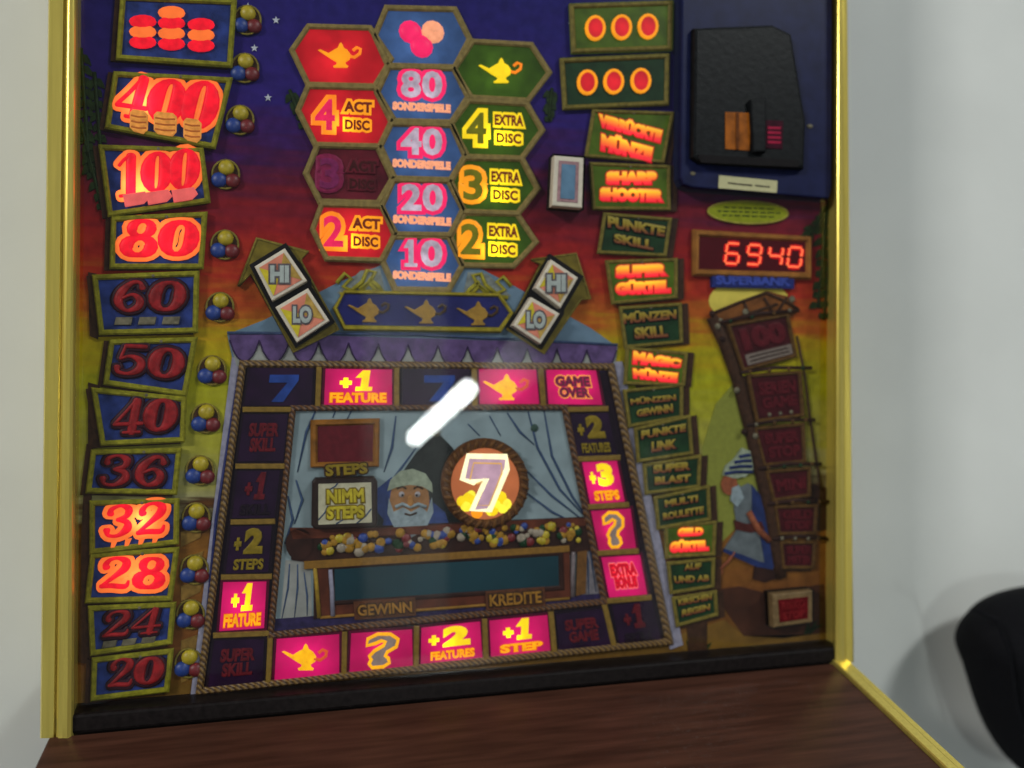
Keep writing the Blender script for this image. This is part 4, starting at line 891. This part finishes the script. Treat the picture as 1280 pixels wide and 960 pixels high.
# ------------------------------------------------------------------ push buttons
m_cream = mat('button_ivory', (184, 176, 160), 0.38, k=1.2, var=0.08); m_salm = mat('button_salmon', (184, 112, 92), 0.4, k=1.2, var=0.2, scale=90)
m_byel = mat('button_yellow', (176, 160, 44), 0.4, k=1.2, var=0.15); m_let = mat('button_letter', (160, 168, 164), 0.4, var=0.1); m_letd = mat('button_letter_edge', (96, 88, 90), 0.4)
def hilo(arrow, hi, lo_, name):
    b = prism('arrow_plate', arrow, 0, 0.0030, mat('arrow_olive', (110, 96, 30), 0.5, var=0.35, scale=120), root)
    b['label'] = name
    stroke('arrow_edge', arrow, 1.6, 0.0032, m_gold, b, closed=True)
    cu = sum(p[0] for p in hi+lo_)/8; cv = sum(p[1] for p in hi+lo_)/8
    w = [hi[0], hi[1], hi[2], lo_[1], lo_[2], lo_[3], lo_[0], hi[3]]
    prism('button_well', scale_poly(w, 5), 0.0005, 0.0062, m_black, b)
    for s, q in (('HI', hi), ('LO', lo_)):
        k = prism('push_button', q, 0.0040, 0.0150, m_cream, b, 0.0010)
        iq = scale_poly(q, -4.5)
        f = prism('button_face', iq, 0.0148, 0.0155, m_salm, k)
        c0 = (sum(p[0] for p in q)/4, sum(p[1] for p in q)/4)
        for e in ((0, 3),):
            prism('face_wedge', [iq[e[0]], c0, iq[e[1]]], 0.0150, 0.0158, m_byel, f)
        prism('face_wedge', [iq[1], c0, iq[2]], 0.0150, 0.0158, mat('button_sand', (172, 140, 70), 0.4), f)
        lq = [(c0[0]-12, c0[1]-11), (c0[0]+12, c0[1]-11), (c0[0]+12, c0[1]+11), (c0[0]-12, c0[1]+11)]
        lettering('letter_outline', s, lq, 0.0159, m_letd, f, bold=0.15, ref=0.07, thick=0.0003)
        lettering('letters', s, lq, 0.0162, m_let, f, bold=0.06, ref=0.07, thick=0.0004)
hilo([(298, 358), (321, 298), (386, 315), (375, 325), (423, 412), (367, 440), (314, 342)], [(318, 333), (356, 310), (384, 351), (340, 376)], [(344, 384), (385, 360), (412, 401), (371, 428)], 'arrow plate tilted left holding HI and LO buttons')
hilo([(664, 325), (720, 317), (738, 374), (726, 374), (680, 442), (634, 412), (676, 330)], [(689, 324), (723, 347), (701, 385), (669, 360)], [(664, 371), (700, 392), (676, 430), (641, 407)], 'arrow plate tilted right holding HI and LO buttons')
q = [(693, 194), (730, 197), (728, 260), (690, 257)]
b = prism('card_button', scale_poly(q, 2), 0.0, 0.0105, m_black, root)
k = prism('button_cap', q, 0.0105, 0.0175, m_cream, b, 0.0010)
prism('pink_border', scale_poly(q, -6), 0.0172, 0.0179, mat('card_pink', (160, 124, 128), 0.4), k); prism('blue_field', scale_poly(q, -10), 0.0178, 0.0183, mat('card_blue', (92, 124, 150), 0.4, var=0.2, scale=120), k)
q = [(965, 743), (1016, 738), (1016, 778), (967, 785)]
b = prism('start_button', scale_poly(q, 1), 0.0, 0.0105, m_black, root)
k = prism('button_cap', q, 0.0105, 0.0165, mat('cap_tan', (112, 92, 64), 0.38), b, 0.0012)  # cap and red field also darkened to include that shade
prism('red_field', [(973, 750), (1010, 746), (1010, 773), (975, 778)], 0.0162, 0.0170, mat('field_red', (88, 14, 20), 0.4, var=0.3), k)
lettering('word', 'RISIKO', [(977, 753), (1006, 749), (1006, 759), (977, 763)], 0.0171, mat('field_word', (108, 24, 28)), k, bold=0.05, ref=0.05, thick=0.0003)
lettering('word', 'STOP', [(978, 766), (1006, 762), (1006, 771), (979, 775)], 0.0171, MK['field_word'], k, bold=0.05, ref=0.05, thick=0.0003)
# ------------------------------------------------------------------ glass pane over the panel
gm_ = bpy.data.materials.new('window_glass'); gm_.use_nodes = True; nt = gm_.node_tree; nt.nodes.clear()
ou = nt.nodes.new('ShaderNodeOutputMaterial'); tr = nt.nodes.new('ShaderNodeBsdfTransparent'); gl = nt.nodes.new('ShaderNodeBsdfGlossy'); mx = nt.nodes.new('ShaderNodeMixShader'); mx.inputs[0].default_value = 0.045
gl.inputs['Roughness'].default_value = 0.012
nt.links.new(tr.outputs[0], mx.inputs[1]); nt.links.new(gl.outputs[0], mx.inputs[2]); nt.links.new(mx.outputs[0], ou.inputs[0])
g1 = P(90, -40, GLASS_H); g2 = P(1048, 800, GLASS_H)
bm = bmesh.new()
vs = [bm.verts.new(p) for p in ((g1.x, -GLASS_H, zb+0.001), (g2.x, -GLASS_H, zb+0.001), (g2.x, -GLASS_H, zt-0.01), (g1.x, -GLASS_H, zt-0.01))]
bm.faces.new(vs)
me = bpy.data.meshes.new('glass_pane'); bm.to_mesh(me); bm.free(); link('glass_pane', me, gm_, root)
# ------------------------------------------------------------------ black rounded bag hanging by the wall
def blob(name, outline, h, depth, m, parent=None):
    bm = bmesh.new(); rows = []
    n = len(outline); cu = sum(p[0] for p in outline)/n; cv = sum(p[1] for p in outline)/n
    for j in range(-5, 6):
        a = j/5*math.pi/2*0.94; sc_ = math.cos(a); y = -h-depth*math.sin(a)
        rows.append([bm.verts.new((lambda p: (p.x, y+random.uniform(-1, 1)*0.002, p.z))(P(cu+(u-cu)*sc_, cv+(v-cv)*sc_, h))) for u, v in outline])
    for a, b_ in zip(rows, rows[1:]):
        for i in range(n): bm.faces.new((a[i], a[(i+1) % n], b_[(i+1) % n], b_[i]))
    bm.faces.new(rows[0]); bm.faces.new(rows[-1])
    o = from_bm(name, bm, m, parent, True)
    s = o.modifiers.new('smooth', 'SUBSURF'); s.levels = 1; s.render_levels = 2
    return o
random.seed(2)
m_bag = mat('black_fabric', (15, 15, 19), 0.85, k=1.0, var=0.3, scale=500, bump=0.4)
bag = bpy.data.objects.new('black_bag', None); col.objects.link(bag); bag.location = (P(1290, 860, -0.08).x, 0.1, P(1290, 960, -0.08).z)
tag(bag, 'plain black rounded bag against the white wall beside the gambling machine', 'bag')
bb = blob('bag_body', [(u+13, v) for u, v in [(1194, 800), (1203, 776), (1216, 766), (1219, 758), (1240, 743), (1276, 732), (1330, 728), (1390, 748), (1430, 800), (1440, 870), (1420, 940), (1370, 985), (1300, 990), (1250, 960), (1222, 900), (1210, 845), (1198, 822)]], -0.085, 0.058, m_bag)
bb.parent = bag; bb.matrix_parent_inverse = Matrix.Translation(-bag.location)
sm = stroke('bag_seam', [(1219, 762), (1246, 775), (1262, 815), (1270, 880), (1290, 950)], 3, -0.04, m_bag)
sm.parent = bag; sm.matrix_parent_inverse = Matrix.Translation(-bag.location)
# ------------------------------------------------------------------ housing of the tube lamp that the glass mirrors
def obox(name, c, ex, ey, ez, sx, sy, sz, m, parent=None):
    bm = bmesh.new(); bmesh.ops.create_cube(bm, size=1)
    for v in bm.verts: v.co = c+ex*v.co.x*sx+ey*v.co.y*sy+ez*v.co.z*sz
    return from_bm(name, bm, m, parent)
hous = obox('tube_lamp', lm-facing*0.30+yax*LAMP_SIDE, ax, yax, zax, LL*1.04, 0.17, 0.05, mat('lamp_enamel', (150, 152, 150), 0.5, k=0.9, var=0.03))
tag(hous, 'white enamel fluorescent tube lamp mirrored in the glass of the gambling machine', 'lamp')
bm = bmesh.new()
bmesh.ops.create_cone(bm, cap_ends=True, segments=14, radius1=0.027, radius2=0.027, depth=LL)
rot = Matrix((( yax.x, zax.x, ax.x), (yax.y, zax.y, ax.y), (yax.z, zax.z, ax.z)))
for v in bm.verts: v.co = lm+rot@v.co
m = bpy.data.materials.new('tube_glow'); m.use_nodes = True; nt = m.node_tree; bsdf = nt.nodes['Principled BSDF']
bsdf.inputs['Emission Color'].default_value = (0.93, 1, 0.98, 1); bsdf.inputs['Emission Strength'].default_value = TUBE
from_bm('fluorescent_tube', bm, m, hous)

def add_reflection_panel(u0, u1, v0, v1, dist):  # unseen pale panels added so the glass mirrors two faint bands
    a, b_ = mirrored(u0, v0, dist), mirrored(u1, v1, dist)
    o = box('reflection_panel', min(a.x, b_.x), max(a.x, b_.x), a.y-0.1, a.y, min(a.z, b_.z), max(a.z, b_.z), mw); o['kind'] = 'structure'
add_reflection_panel(455, 566, 330, 800, 4.0); add_reflection_panel(812, 873, 560, 900, 4.0)
